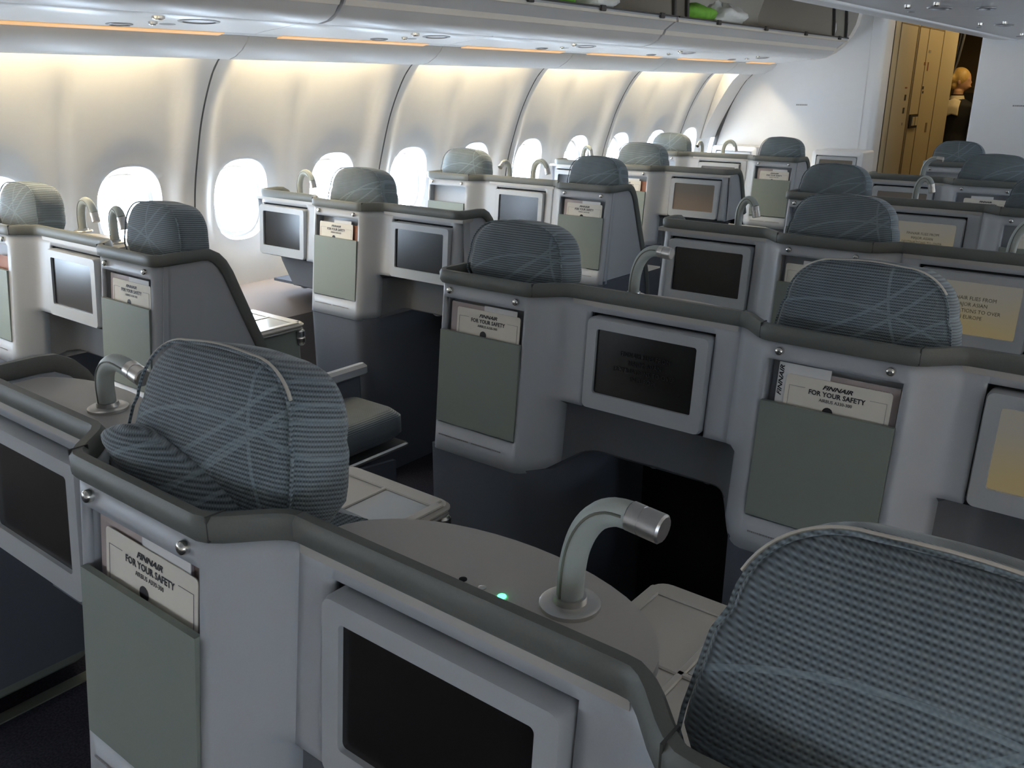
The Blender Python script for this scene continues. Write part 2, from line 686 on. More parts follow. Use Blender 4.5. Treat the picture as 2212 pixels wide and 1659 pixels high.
XW = -3.462           # lining surface at the window
frame_me = ring_mesh('window_frame', 'wall_cool', 0.128, 0.164, 0.112, 0.148, -0.085, -0.062)
_m = MB()
_n = 40
_m.add([(-0.084, 0.127 * sup(2 * PI * k / _n)[0], 0.163 * sup(2 * PI * k / _n)[1]) for k in range(_n)] +
       [(-0.087, 0.127 * sup(2 * PI * k / _n)[0], 0.163 * sup(2 * PI * k / _n)[1]) for k in range(_n)],
       [tuple(range(_n)), tuple(range(2 * _n - 1, _n - 1, -1))] + [(k, (k + 1) % _n, _n + (k + 1) % _n, _n + k) for k in range(_n)])
pane_me = _m.mesh('window_pane', 'window_glass', 0)
# pulled-up blind: the top sliver of the opening, with a lip along its edge


def shade_mesh(drop):
    m = MB()
    pts = []
    zc = 0.158 - drop
    for k in range(0, 41):
        a = PI * k / 40
        s_ = sup(a)
        z = 0.158 * s_[1]
        y = 0.122 * s_[0]
        if z >= zc:
            pts.append((y, z))
    pts = [(pts[0][0], zc)] + pts + [(pts[-1][0], zc)]
    m.prism(pts, 'x', -0.078, -0.074)
    m.box(-0.082, -0.066, pts[-1][0] + 0.02, pts[0][0] - 0.02, zc - 0.008, zc)
    return m.mesh('window_shade', 'bin_lip', 0)


shade_me = {0: shade_mesh(0.022), 1: shade_mesh(0.075), 2: shade_mesh(0.150), 3: None}


def shade_full():
    m = MB()
    n = 40
    m.prism([(0.122 * sup(2 * PI * k / n)[0], 0.158 * sup(2 * PI * k / n)[1]) for k in range(n)], 'x', -0.078, -0.074)
    return m.mesh('window_shade', 'bin_lip', 0)


shade_me[3] = shade_full()

wall_left = empty('wall_left')
tag(wall_left, 'pale curved cabin sidewall of moulded panels with windows', kind='structure')
wall_right = empty('wall_right')
tag(wall_right, 'pale curved cabin sidewall on the far right', kind='structure')
wn = 0
for i in range(-5, 5):
    yc = WIN_Y0 + WIN_P * (1.5 + 2 * i)
    if yc > Y_BULK + 0.3:
        continue
    p = obj('sidewall_panel', panel_me, wall_left, (0, yc, 0))
    p2 = obj('sidewall_panel', panel_me, wall_right, (X_RIGHT - 3.47, yc, 0))
    p2.scale = (-1, 1, 1)
    for s_ in (-1, 1):
        wy = yc + s_ * WIN_P / 2
        if wy > Y_BULK:
            continue
        k = round((wy - WIN_Y0) / WIN_P)
        sh = 1 if k in (6, 7) else 0
        wn += 1
        for side in (0, 1):
            if side == 0 and k < -2:
                pass
            e = empty('window_%d' % (wn if side == 0 else 40 + wn), (XW if side == 0 else X_RIGHT - 3.47 - XW, wy, WIN_Z))
            if side:
                e.scale = (-1, 1, 1)
            tag(e, 'bright rounded cabin window in the %s sidewall' % ('left' if side == 0 else 'right'), kind='structure')
            obj('window_frame', frame_me, e)
            obj('window_pane', pane_me, e)
            obj('window_shade', shade_me[sh] if side == 0 else shade_me[0 if k in RIGHT_OPEN else 3], e)
# dark joint lines between the sidewall panels
for i in range(-2, 5):
    ys = WIN_Y0 + WIN_P * (0.5 + 2 * i)
    if ys > Y_BULK - 0.1:
        continue
    m = MB()
    zs = [0.56 + 0.04 * k for k in range(30)]
    zs = [z for z in zs if z < 1.69]
    pts = [(hermite(SEAM, z), z) for z in zs]
    poly = [(x + 0.0012, z) for x, z in pts] + [(x - 0.012, z) for x, z in reversed(pts)]
    m.prism(poly, 'y', ys - 0.0035, ys + 0.0035)
    m.build('panel_joint', 'groove', wall_left, 0)

# lower side panels
m = MB()
m.prism([(-3.50, 0.0), (-3.20, 0.0), (-3.22, 0.55), (-3.27, 0.61), (-3.44, 0.665), (-3.50, 0.675)], 'y', Y_REAR, Y_BULK)
o = m.build('baseboard_left', 'dado')
tag(o, kind='structure')
o = MB().prism([(X_RIGHT + .03, 0.0), (X_RIGHT - .27, 0.0), (X_RIGHT - .25, 0.55), (X_RIGHT - .2, .61), (X_RIGHT - .03, .665), (X_RIGHT + .03, .675)],
               'y', Y_REAR, Y_BULK).build('baseboard_right', 'dado')
tag(o, kind='structure')

# valance with the hidden wash light, orange glow line, service panels
VAL = [(-3.105, 1.648), (-3.09, 1.645), (-3.05, 1.655), (-3.005, 1.678), (-2.972, 1.705), (-2.958, 1.724), (-2.966, 1.732), (-3.0, 1.70), (-3.05, 1.672), (-3.10, 1.66)]
PSU = [(-2.925, 1.730), (-2.86, 1.738), (-2.76, 1.747), (-2.66, 1.757), (-2.64, 1.775), (-2.925, 1.775)]
trim = empty('trim_1')
tag(trim, 'pale light valance above the windows', kind='structure')
trim2 = empty('trim_2')
tag(trim2, 'pale service panels below the side lockers', kind='structure')
trim3 = empty('trim_3')
tag(trim3, 'light valance of the right sidewall', kind='structure')
seams = [WIN_Y0 + WIN_P * (0.5 + 2 * i) for i in range(-5, 6)]
seams = [y for y in seams if y < Y_BULK] + [Y_BULK]
for a, b_ in zip(seams, seams[1:]):
    v = MB().prism(VAL, 'y', a + 0.003, b_ - 0.003).build('valance_cover', 'wall_trim', trim, 40)
    v2 = obj('valance_cover', v.data, trim3, (X_RIGHT - 3.47, 0, 0))
    v2.scale = (-1, 1, 1)
    MB().prism(PSU, 'y', a + 0.002, b_ - 0.002).build('service_panel', 'wall_cool', trim2, 40)
    MB().prism([(-2.964, 1.7245), (-2.918, 1.7305), (-2.918, 1.742), (-2.960, 1.738)], 'y', a, b_).build('valance_filler', 'wall_trim', trim, 0)
    if b_ - a > 0.3:
        MB().prism([(-2.960, 1.721), (-2.922, 1.727), (-2.922, 1.736), (-2.956, 1.731)], 'y', a + 0.13, b_ - 0.13).build('glow_line', 'strip', trim, 0)
        _e = b_ - 0.12 if b_ < Y_BULK - 0.01 else 6.83
        c = MB().prism([(-3.222, 1.738), (-3.190, 1.752), (-3.190, 1.757), (-3.222, 1.743)], 'y', a + 0.12, _e).build('wash_lamp', 'cove', trim, 0)
        c2 = obj('wash_lamp', c.data, trim3, (X_RIGHT - 3.47, 0, 0))
        c2.scale = (-1, 1, 1)
    else:
        MB().prism([(-3.222, 1.738), (-3.190, 1.752), (-3.190, 1.757), (-3.222, 1.743)], 'y', a + 0.05, b_ - 0.05).build('wash_lamp', 'cove', trim, 0)
_z = [1.15 + 0.05 * k for k in range(12)]
MB().prism([(hermite(SEAM, z) - 0.03 * (1 - sm(1.15, 1.5, z)), z) for z in _z] + [(hermite(PANEL, z) - 0.01, z) for z in reversed(_z)], 'y', 6.90, Y_BULK).build('end_rib', 'wall', wall_left, 50)
MB().box(-3.27, -2.925, Y_REAR, Y_BULK, 1.765, 1.785).build('cove_roof', 'wall_trim', trim, 0)
MB().prism([(-2.962, 1.734), (-2.925, 1.740), (-2.925, 1.764), (-2.962, 1.764)], 'y', Y_REAR, Y_BULK).build('valance_backing', 'wall_trim', trim, 0)

# reading light and air nozzle group on each service panel
_cl = MB().lathe([(0.052, 0.0), (0.050, -0.004), (0.040, -0.006), (0.0385, 0.001), (0.012, 0.004)], n=24).mesh('light_recess', 'psu_dark', 40)
_nz = MB().lathe([(0.014, 0.0), (0.013, -0.010), (0.008, -0.013), (0.003, -0.012)], n=16).mesh('air_nozzle', 'chrome', 40)
_bt = MB().lathe([(0.020, 0.0), (0.019, -0.003), (0.004, -0.004)], n=16).mesh('call_button', 'psu_dark', 40)
for yy in (0.62, 1.72, 2.86, 4.0, 5.12, 6.25):
    for me_, dx, dy, sx_ in ((_cl, -2.74, 0.10, 1.0), (_cl, -2.88, -0.10, 0.6), (_bt, -2.83, 0.04, 1.0), (_nz, -2.70, -0.07, 1.1), (_nz, -2.80, -0.03, 0.8)):
        z = interp([(-2.925, 1.730), (-2.86, 1.738), (-2.76, 1.747), (-2.66, 1.757)], dx) + 0.002
        o = obj(me_.name, me_, trim2, (dx, yy + dy, z), (0, -0.1, 0))
        o.scale = (sx_ * 0.8, sx_ * 1.5, 1)

# overhead lockers along the left wall, doors up
BIN_LOW = [(-2.65, 1.759), (-2.60, 1.756), (-2.55, 1.765), (-2.51, 1.785), (-2.485, 1.815), (-2.47, 1.835), (-2.44, 1.856), (-2.415, 1.872), (-2.398, 1.893)]
bins = [(-2.55, -0.02), (0.0, 2.20), (2.22, 4.43), (4.45, 7.08)]
for bi, (a, b_) in enumerate(bins):
    e = empty('overhead_locker', (-2.7, (a + b_) / 2, 1.76))
    tag(e, ['pale overhead locker at the rear above the leftmost windows', 'pale overhead locker above the second and third windows from the left',
            'open overhead locker with a green bundle inside, middle of the row', 'open overhead locker nearest the front bulkhead'][bi], 'locker', 'overhead lockers along the left wall')
    ox, oy = 2.7, -(a + b_) / 2

    def put(mb, nm, mt, smo=35.0):
        o = mb.build(nm, mt, e, smo)
        o.location = (2.7, oy, -1.76)
        return o
    poly = BIN_LOW + [(-2.402, 1.897)] + [(x - 0.012, z + 0.012) for x, z in reversed(BIN_LOW[:-1])]
    put(MB().prism(poly, 'y', a, b_), 'lower_skin', 'bin', 50)
    put(MB().prism([(-2.490, 1.812), (-2.480, 1.812), (-2.470, 1.832), (-2.478, 1.838)], 'y', a + 0.002, b_ - 0.002), 'lip_strip', 'bin_lip', 0)
    put(MB().prism([(-2.408, 1.893), (-2.392, 1.893), (-2.392, 1.901), (-2.408, 1.901)], 'y', a + 0.002, b_ - 0.002), 'sill_edge', 'bin_edge', 0)
    put(MB().prism([(-2.40, 1.885), (-2.90, 1.885), (-2.98, 1.93), (-3.0, 2.05), (-2.95, 2.2), (-2.80, 2.32), (-2.5, 2.36), (-2.5, 2.38), (-2.82, 2.345),
                    (-2.98, 2.22), (-3.03, 2.05), (-3.01, 1.92), (-2.92, 1.872), (-2.40, 1.872)], 'y', a + 0.002, b_ - 0.002), 'inner_lining', 'bin_inside', 50)
    dv = [a + 0.01, (a + b_) / 2 + (0.0 if bi < 3 else 99), b_ - 0.012]
    if bi == 3:
        dv = [4.56, 6.80, 7.06]
    for d in dv:
        if d < 50:
            put(MB().prism([(-2.42, 1.885), (-2.98, 1.885), (-3.01, 2.05), (-2.96, 2.21), (-2.81, 2.33), (-2.5, 2.37), (-2.43, 2.2), (-2.41, 2.0)], 'y', d, d + 0.012),
                'divider', 'bin_inside', 0)
            put(MB().prism([(-2.405, 1.89), (-2.42, 1.89), (-2.428, 2.0), (-2.447, 2.2), (-2.515, 2.37), (-2.50, 2.375), (-2.43, 2.2), (-2.41, 2.0)], 'y', d - 0.004, d + 0.016),
                'divider_edge', 'bin_edge', 0)
    nclip = 4
    for k in range(nclip):
        yy = a + (b_ - a) * (k + 0.7) / nclip
        put(MB().rbox(-2.40, -2.385, yy - 0.02, yy + 0.02, 1.880, 1.905, 0.004, 2), 'latch', 'bin_edge', 0)
    if bi == 3:
        cap = [(-2.66, 1.75), (-2.57, 1.765), (-2.50, 1.80), (-2.43, 1.86), (-2.385, 1.92), (-2.352, 1.99), (-2.338, 2.06), (-2.345, 2.2), (-2.45, 2.40), (-3.0, 2.40), (-3.1, 1.80)]
        put(MB().prism(cap, 'y', 7.075, Y_BULK + 0.01), 'end_cap', 'bin_lip', 60)

# pillows and bags in the open lockers
def blob(name, mat, c, r, seed, n=22, m_=14, amp=0.18):
    rnd = random.Random(seed)
    ph = [(rnd.uniform(2, 5), rnd.uniform(0, 6), rnd.uniform(2, 5), rnd.uniform(0, 6), rnd.uniform(.3, 1)) for _ in range(5)]
    mb = MB()
    vs, fs = [], []
    for i in range(m_ + 1):
        t = -PI / 2 + PI * i / m_
        for k in range(n):
            a = 2 * PI * k / n
            s_ = 1 + amp * sum(math.sin(f1 * a + p1) * math.sin(f2 * t + p2) * g for f1, p1, f2, p2, g in ph) / 2.2
            ct = max(0.0, math.cos(t)) ** 0.75
            vs.append((r[0] * ct * math.cos(a) * s_, r[1] * ct * math.sin(a) * s_, max(-r[2] * 0.8, r[2] * math.sin(t) * s_)))
    for i in range(m_):
        for k in range(n):
            j = (k + 1) % n
            fs.append((i * n + k, i * n + j, (i + 1) * n + j, (i + 1) * n + k))
    mb.add(vs, fs)
    me = mb.mesh(name, mat, 60)
    return obj(name, me, None, (c[0], c[1], c[2] + r[2] * 0.8))


ZB = 1.886
tag(blob('pillow', 'lime', (-2.60, 4.95, ZB), (0.13, 0.19, 0.065), 3), 'lime green pillow lying in the open locker nearest the bulkhead', 'pillow', 'bundles in the lockers')
tag(blob('plastic_bag', 'bag', (-2.58, 5.32, ZB), (0.12, 0.17, 0.075), 5, amp=0.35), 'crumpled clear plastic bag beside the green pillow in the locker', 'bag', 'bundles in the lockers')
tag(blob('plastic_bag', 'bag', (-2.56, 6.95, ZB), (0.10, 0.08, 0.13), 9, amp=0.3), 'white plastic bag standing at the end of the front locker', 'bag', 'bundles in the lockers')
tag(blob('pillow', 'lime', (-2.60, 6.94, ZB + 0.245), (0.07, 0.07, 0.035), 11), 'small green pillow on top of the white bag at the locker end', 'pillow', 'bundles in the lockers')
tag(blob('pillow', 'lime', (-2.60, 3.55, ZB), (0.13, 0.17, 0.07), 13), 'lime green pillow in the middle open locker at the top edge', 'pillow', 'bundles in the lockers')
tag(blob('plastic_bag', 'bag', (-2.58, 3.90, ZB), (0.12, 0.12, 0.06), 15, amp=0.3), 'clear plastic bag beside the pillow in the middle locker', 'bag', 'bundles in the lockers')

tag(blob('pillow', 'lime', (-2.69, 5.25, 0.432), (0.09, 0.14, 0.075), 17), 'lime green pillow on the seat glimpsed past the pale blue wing', 'pillow', 'bundles on seats and in lockers')

# ceiling and the centre lockers
ceil = MB().box(-3.1, X_RIGHT - 0.3, Y_REAR, Y_BULK + 0.05, 2.40, 2.44).build('ceiling', 'wall', None, 0)
tag(ceil, kind='structure')
MB().box(-2.55, -1.45, Y_REAR, Y_BULK, 2.29, 2.30).build('ceiling_panel', 'wall', ceil, 0)
MB().box(0.0, 0.9, Y_REAR, Y_BULK, 2.29, 2.30).build('ceiling_panel', 'wall', ceil, 0)
CB = [(-1.29, 1.862), (-1.36, 1.860), (-1.43, 1.866), (-1.49, 1.885), (-1.525, 1.925), (-1.53, 2.0), (-1.50, 2.2), (-1.45, 2.40), (0.05, 2.40), (0.10, 2.2), (0.13, 2.0),
      (0.125, 1.925), (0.09, 1.885), (0.03, 1.866), (-0.04, 1.860), (-0.11, 1.862)]
for k, (a, b_) in enumerate(((-2.5, 2.33), (2.335, 4.74), (4.745, Y_BULK))):
    e = empty('centre_locker', (-0.7, (a + b_) / 2, 1.86))
    tag(e, ['pale centre overhead locker at the rear, above the nearest seats', 'pale centre overhead locker between the rear and the front ones', 'pale centre overhead locker at the top right, reaching the bulkhead'][k],
        'locker', 'centre overhead lockers')
    o = MB().prism(CB, 'y', a, b_).build('body', 'bin', e, 50)
    o.location = (0.7, -(a + b_) / 2, -1.86)
    o = MB().box(-1.300, -1.282, a, b_, 1.854, 1.864).build('lip_strip', 'wall_cool', e, 0)
    o.location = (0.7, -(a + b_) / 2, -1.86)
    for yy in (a + 0.6, a + 1.72):
        if yy + .4 < b_:
            for me_, dx, dy, s_ in ((_cl, -1.05, 0.10, 1.0), (_cl, -0.90, 0.22, .8), (_nz, -1.12, -0.1, 1.1), (_nz, -1.0, -0.15, 1.0), (_bt, -1.2, 0.25, 0.8)):
                o = obj(me_.name, me_, e, (dx + 0.7, yy + dy - (a + b_) / 2, 0.001))
                o.scale = (s_ * 0.9, s_ * 1.6, 1)
# side lockers on the right are out of view: plain soffit so the daylight bounces as in the cabin
o = MB().prism([(X_RIGHT - 0.22, 1.76), (X_RIGHT - 0.82, 1.76), (X_RIGHT - 1.05, 1.85), (X_RIGHT - 1.1, 2.0), (X_RIGHT - 0.98, 2.4), (X_RIGHT - 0.22, 2.4)], 'y', Y_REAR, Y_BULK).build('trim_4', 'bin', None, 50)
tag(o, kind='structure')
o = MB().box(-3.45, X_RIGHT, Y_REAR - 0.05, Y_REAR, 0, 2.42).build('wall_rear', 'wall_cool', None, 0)
tag(o, kind='structure')
MB().box(-3.27, -3.0, Y_REAR, Y_BULK, 1.765, 2.42).build('locker_backing', 'wall_trim', wall_left, 0)

# front bulkheads
wf = empty('wall_front')
tag(wf, 'white front bulkhead panels either side of the passage', kind='structure')
m = MB()
pl = []
XC = -2.15
for k in range(7):
    a = -PI / 2 + PI / 2 * k / 6
    pl.append((XC - 0.05 + 0.05 * math.cos(a), Y_BULK + 0.05 + 0.05 * math.sin(a)))
poly = [(-3.55, Y_BULK), (XC - 0.05, Y_BULK)] + pl[1:] + [(XC, Y_BULK + 0.22), (-3.55, Y_BULK + 0.22)]
m.prism(poly, 'z', 0, 2.42)
m.build('bulkhead_panel', 'wall_cool', wf, 40)
MB().box(XC - 0.105, XC - 0.099, Y_BULK - 0.004, Y_BULK + 0.001, 0, 2.40).build('edge_strip', 'wall', wf, 0)
MB().rbox(-1.50, X_RIGHT, Y_BULK, Y_BULK + 0.06, 0, 2.42, 0.01).build('bulkhead_panel', 'wall_cool', wf, 40)
# joint where the bulkhead meets the sidewall
zs = [0.56 + 0.05 * k for k in range(24)]
zs = [z for z in zs if z < 1.7]
pts = [(hermite(SEAM, z), z) for z in zs]
MB().prism([(x + 0.003, z) for x, z in pts] + [(x - 0.03, z) for x, z in reversed(pts)], 'y', Y_BULK - 0.006, Y_BULK - 0.001).build('wall_joint', 'groove', wf, 0)


def placard(x, y, z, w_, rows, mat='ink_grey', parent=wf):
    mb = MB()
    rnd = random.Random(int(x * 100))
    for r in range(rows):
        xx = x
        while xx < x + w_:
            ww = rnd.uniform(0.006, 0.012)
            mb.box(xx, xx + ww * 0.75, y - 0.001, y, z - r * 0.016, z - r * 0.016 + 0.010)
            xx += ww
    return mb.build('placard', mat, parent, 0)


placard(-2.77, Y_BULK, 1.415, 0.085, 1)
placard(-1.24, Y_BULK, 1.43, 0.10, 1)
# shrouds with the two screens facing the first left-hand row (built with the monitors below)

# passage to the galley: lavatory wall with its door
wl = MB().box(XC - 0.06, XC, Y_BULK + 0.2, 9.30, 0, 2.30).build('wall_passage', 'lav', None, 0)
tag(wl, kind='structure')
MB().box(-1.50, -1.44, Y_BULK + 0.05, 9.2, 0, 2.30).build('wall_centre_lavatory', 'lav', None, 0)
tag(bpy.data.objects['wall_centre_lavatory'], kind='structure')
d1 = empty('door_1', (XC, 8.3, 0))
tag(d1, 'cream lavatory door in the passage wall', kind='structure')


def dput(mb, nm, mt, smo=0):
    o = mb.build(nm, mt, d1, smo)
    o.location = (-XC, -8.3, 0)
    return o


for y0, y1 in ((7.50, 7.512), (7.97, 8.0), (8.02, 8.03), (8.30, 8.308), (8.78, 8.79)):
    dput(MB().box(XC - 0.001, XC + 0.004, y0, y1, 0.0, 2.02), 'door_gap', 'lav_line')
dput(MB().box(XC - 0.001, XC + 0.004, 7.50, 7.97, 2.015, 2.022), 'door_gap', 'lav_line')
dput(MB().box(XC - 0.001, XC + 0.004, 8.03, 8.79, 2.015, 2.026), 'door_gap', 'lav_line')
dput(MB().box(XC - 0.001, XC + 0.012, 8.05, 8.28, 1.23, 1.34), 'handle_plate', 'ink')
dput(MB().box(XC, XC + 0.02, 8.10, 8.16, 1.25, 1.32), 'handle', 'lav')
dput(MB().box(XC, XC + 0.02, 8.185, 8.245, 1.25, 1.32), 'handle', 'lav')
for (yy, zz, dy, dz, mt) in ((7.86, 1.475, .04, .045, 'ink'), (7.86, 1.375, .04, .045, 'ink'), (7.87, 1.27, .02, .02, 'ink_grey'), (8.34, 1.55, .05, .025, 'ink'), (8.36, 1.515, .03, .02, 'ink'),
                            (8.40, 1.72, .03, .07, 'paper_orange'), (8.30, 1.74, .05, .025, 'paper_orange'), (8.40, 1.84, .06, .02, 'ink_grey'), (8.62, 1.22, .05, .08, 'lav_line'), (7.85, 1.55, .05, .012, 'paper_orange')):
    dput(MB().box(XC, XC + 0.003, yy - dy / 2, yy + dy / 2, zz - dz / 2, zz + dz / 2), 'door_sign', mt)
o = MB().box(-3.4, X_RIGHT, 11.4, 11.45, 0, 2.3).build('wall_galley', 'galley', None, 0)
tag(o, kind='structure')
for y0, z0, z1 in ((0, 0.95, 0.97), (0, 1.55, 1.57)):
    MB().box(-3.2, -1.2, 11.385, 11.4, z0, z1).build('galley_shelf_edge', 'lav_line', o, 0)
MB().box(-2.6, -1.9, 11.36, 11.4, 1.0, 1.5).build('galley_unit', 'bin_edge', o, 0)
MB().box(-1.85, -1.2, 11.36, 11.4, 1.6, 2.1).build('galley_unit', 'lav_line', o, 0)
o = MB().box(-3.45, X_RIGHT, Y_BULK + 0.05, 11.45, 2.30, 2.34).build('ceiling_galley', 'lav', None, 0)
tag(o, kind='structure')
o = MB().box(-3.45, -3.4, Y_BULK + 0.2, 11.4, 0, 2.3).build('wall_galley_left', 'galley', None, 0)
tag(o, kind='structure')
o = MB().box(-0.6, -0.55, Y_BULK + 0.05, 11.4, 0, 2.3).build('wall_galley_right', 'galley', None, 0)
tag(o, kind='structure')
lamp_g = bpy.data.lights.new('galley_lamp', 'AREA')
lamp_g.shape = 'RECTANGLE'
lamp_g.size, lamp_g.size_y = 0.25, 1.6
lamp_g.energy = 3.0
lamp_g.color = (1.0, 0.72, 0.34)
lo = bpy.data.objects.new('galley_lamp', lamp_g)
COL.objects.link(lo)
lo.location = (-1.78, 8.6, 2.28)

g2 = bpy.data.lights.new('galley_lamp', 'AREA')
g2.shape = 'RECTANGLE'
g2.size, g2.size_y = 0.3, 0.8
g2.energy = 5.0
g2.color = (1.0, 0.72, 0.34)
lo2 = bpy.data.objects.new('galley_lamp', g2)
COL.objects.link(lo2)
lo2.location = (-1.75, 9.75, 2.28)

# curtain at the end of the passage
m = MB()
n = 60
fr, bk = [], []
for k in range(n + 1):
    t = k / n
    fr.append((t, 0.022 * math.sin(t * 2 * PI * 7)))
vs, fs = [], []
rows_z = [(2.28, 0.0, 0.185), (2.0, 0.0, 0.175), (1.78, 0.0, 0.15), (1.6, 0.0, 0.10), (1.4, 0.0, 0.07), (1.2, 0.0, 0.06), (0.6, 0.0, 0.07), (0.05, 0.0, 0.08)]
for z, off, wd in rows_z:
    for t, dy in fr:
        vs.append((-2.30 + off + wd * t, 9.42 + dy, z))
for i in range(len(rows_z) - 1):
    for k in range(n):
        a = i * (n + 1) + k
        fs.append((a, a + 1, a + n + 2, a + n + 1))
m.add(vs, fs)
me = m.mesh('curtain', 'curtain', 80)
o = obj('curtain', me)
sd = o.modifiers.new('thick', 'SOLIDIFY')
sd.thickness = 0.006
tag(o, 'dark pleated curtain gathered at the end of the passage', 'curtain')


# ------------------------------------------------------------------ seats
# local frame of a seat: x = 0 at the seat centre, y = 0 at the face of its literature pocket, y forward, z up from the floor
LEAN = 0.1165
Z_RB, Z_RT = 1.0915, 1.1225          # rail bottom and top
ZP_T, ZP_B = 0.976, 0.742          # pocket panel
PHW = 0.126                        # pocket half width
ZM_T, ZM_B = 1.058, 0.848          # monitor frame
MHW = 0.151
SEAT_HW = 0.150
CON_HW = 0.190


def lean(z):
    return LEAN * (z - ZP_T)


def y_up(x, seats):
    return 0.065 * min([sm(0.125, 0.212, abs(x - s_)) for s_ in seats])


def y_low(x, seats):
    return 0.165 * min([sm(0.125, 0.27, abs(x - s_)) for s_ in seats])


WING = [(0.10, 1.1065), (0.135, 1.1065), (0.160, 1.104), (0.182, 1.092), (0.200, 1.072), (0.216, 1.042), (0.245, 0.965), (0.285, 0.860), (0.322, 0.765), (0.352, 0.68), (0.372, 0.60), (0.38, 0.52)]

_shared = {}


def shared(key, fn):
    if key not in _shared:
        _shared[key] = fn()
    return _shared[key]


def sweep_rail(path, outs, hh=0.0158, ht=0.0105):
    """path of points with the horizontal outward normals; rounded rectangular section"""
    m = MB()
    P = [Vector(p) for p in path]
    sec = [(-1, -0.6), (-0.6, -1), (0.6, -1), (1, -0.6), (1, 0.55), (0.55, 1), (-0.55, 1), (-1, 0.55)]
    n = len(sec)
    vs = []
    for i, p in enumerate(P):
        t = (P[min(i + 1, len(P) - 1)] - P[max(i - 1, 0)]).normalized()
        o = Vector(outs[i])
        o = (o - t * o.dot(t)).normalized()
        up = t.cross(o)
        if up.z < 0 and abs(t.z) < 0.5:
            up = -up
        elif abs(t.z) >= 0.5 and up.y < 0:
            up = -up
        for a, b_ in sec:
            vs.append(p + o * (a * ht) + up * (b_ * hh))
    fs = []
    for i in range(len(P) - 1):
        for k in range(n):
            k2 = (k + 1) % n
            fs.append((i * n + k, i * n + k2, (i + 1) * n + k2, (i + 1) * n + k))
    fs.append(tuple(range(n)))
    fs.append(tuple((len(P) - 1) * n + k for k in range(n)))
    m.add(vs, fs)
    return m


def headrest_mesh(hw_b=0.168, hw_t=0.135, zb=-0.085, zt=0.105, th=0.055, rt=0.085, bulge=0.012):
    """cushion centred on the origin, thickness along y"""
    # outline
    out = []
    N = 14
    # start bottom right going counter-clockwise seen from the back
    out.append((hw_b - 0.02, zb))
    out.append((hw_b, zb + 0.03))
    for k in range(4):
        t = k / 4
        out.append((hw_b + (hw_t + 0.012 - hw_b) * t * 0.4, zb + 0.05 + (zt - rt - zb - 0.05) * t))
    cxr = hw_t + 0.015 - rt
    for k in range(N + 1):
        a = PI / 2 * k / N
        out.append((cxr + rt * math.cos(a) * 1.05, zt - rt + rt * math.sin(a)))
    out += [(cxr * (1 - k / 3), zt + 0.004 * math.sin(PI / 2 * k / 3)) for k in range(1, 4)]
    left = [(-x, z) for x, z in reversed(out)]
    outline = out + left[1:]
    m = MB()
    prof = [(0.0, -1.0), (0.55, -1.0), (0.82, -0.93), (0.94, -0.75), (0.99, -0.45), (1.0, 0.0), (0.99, 0.45), (0.94, 0.75), (0.82, 0.93), (0.55, 1.0), (0.0, 1.0)]
    n = len(outline)
    zc = (zb + zt) / 2
    vs, fs = [], []
    for s_, yy in prof:
        for x, z in outline:
            px, pz = x * s_, zc + (z - zc) * s_
            vs.append((px, yy * th + (bulge if yy > 0 else -bulge) * (1 - s_) * (1 if abs(yy) > .5 else 0), pz))
    for i in range(len(prof) - 1):
        for k in range(n):
            k2 = (k + 1) % n
            fs.append((i * n + k, i * n + k2, (i + 1) * n + k2, (i + 1) * n + k))
    m.add(vs, fs)
    return m, outline


def outline_tube(outline, y, r, s_, z0, off=0.0):
    zc = 0.0
    pts = [(x * s_, y, z * s_ + off) for x, z in outline if z > z0]
    return MB().tube(pts, r, 6)


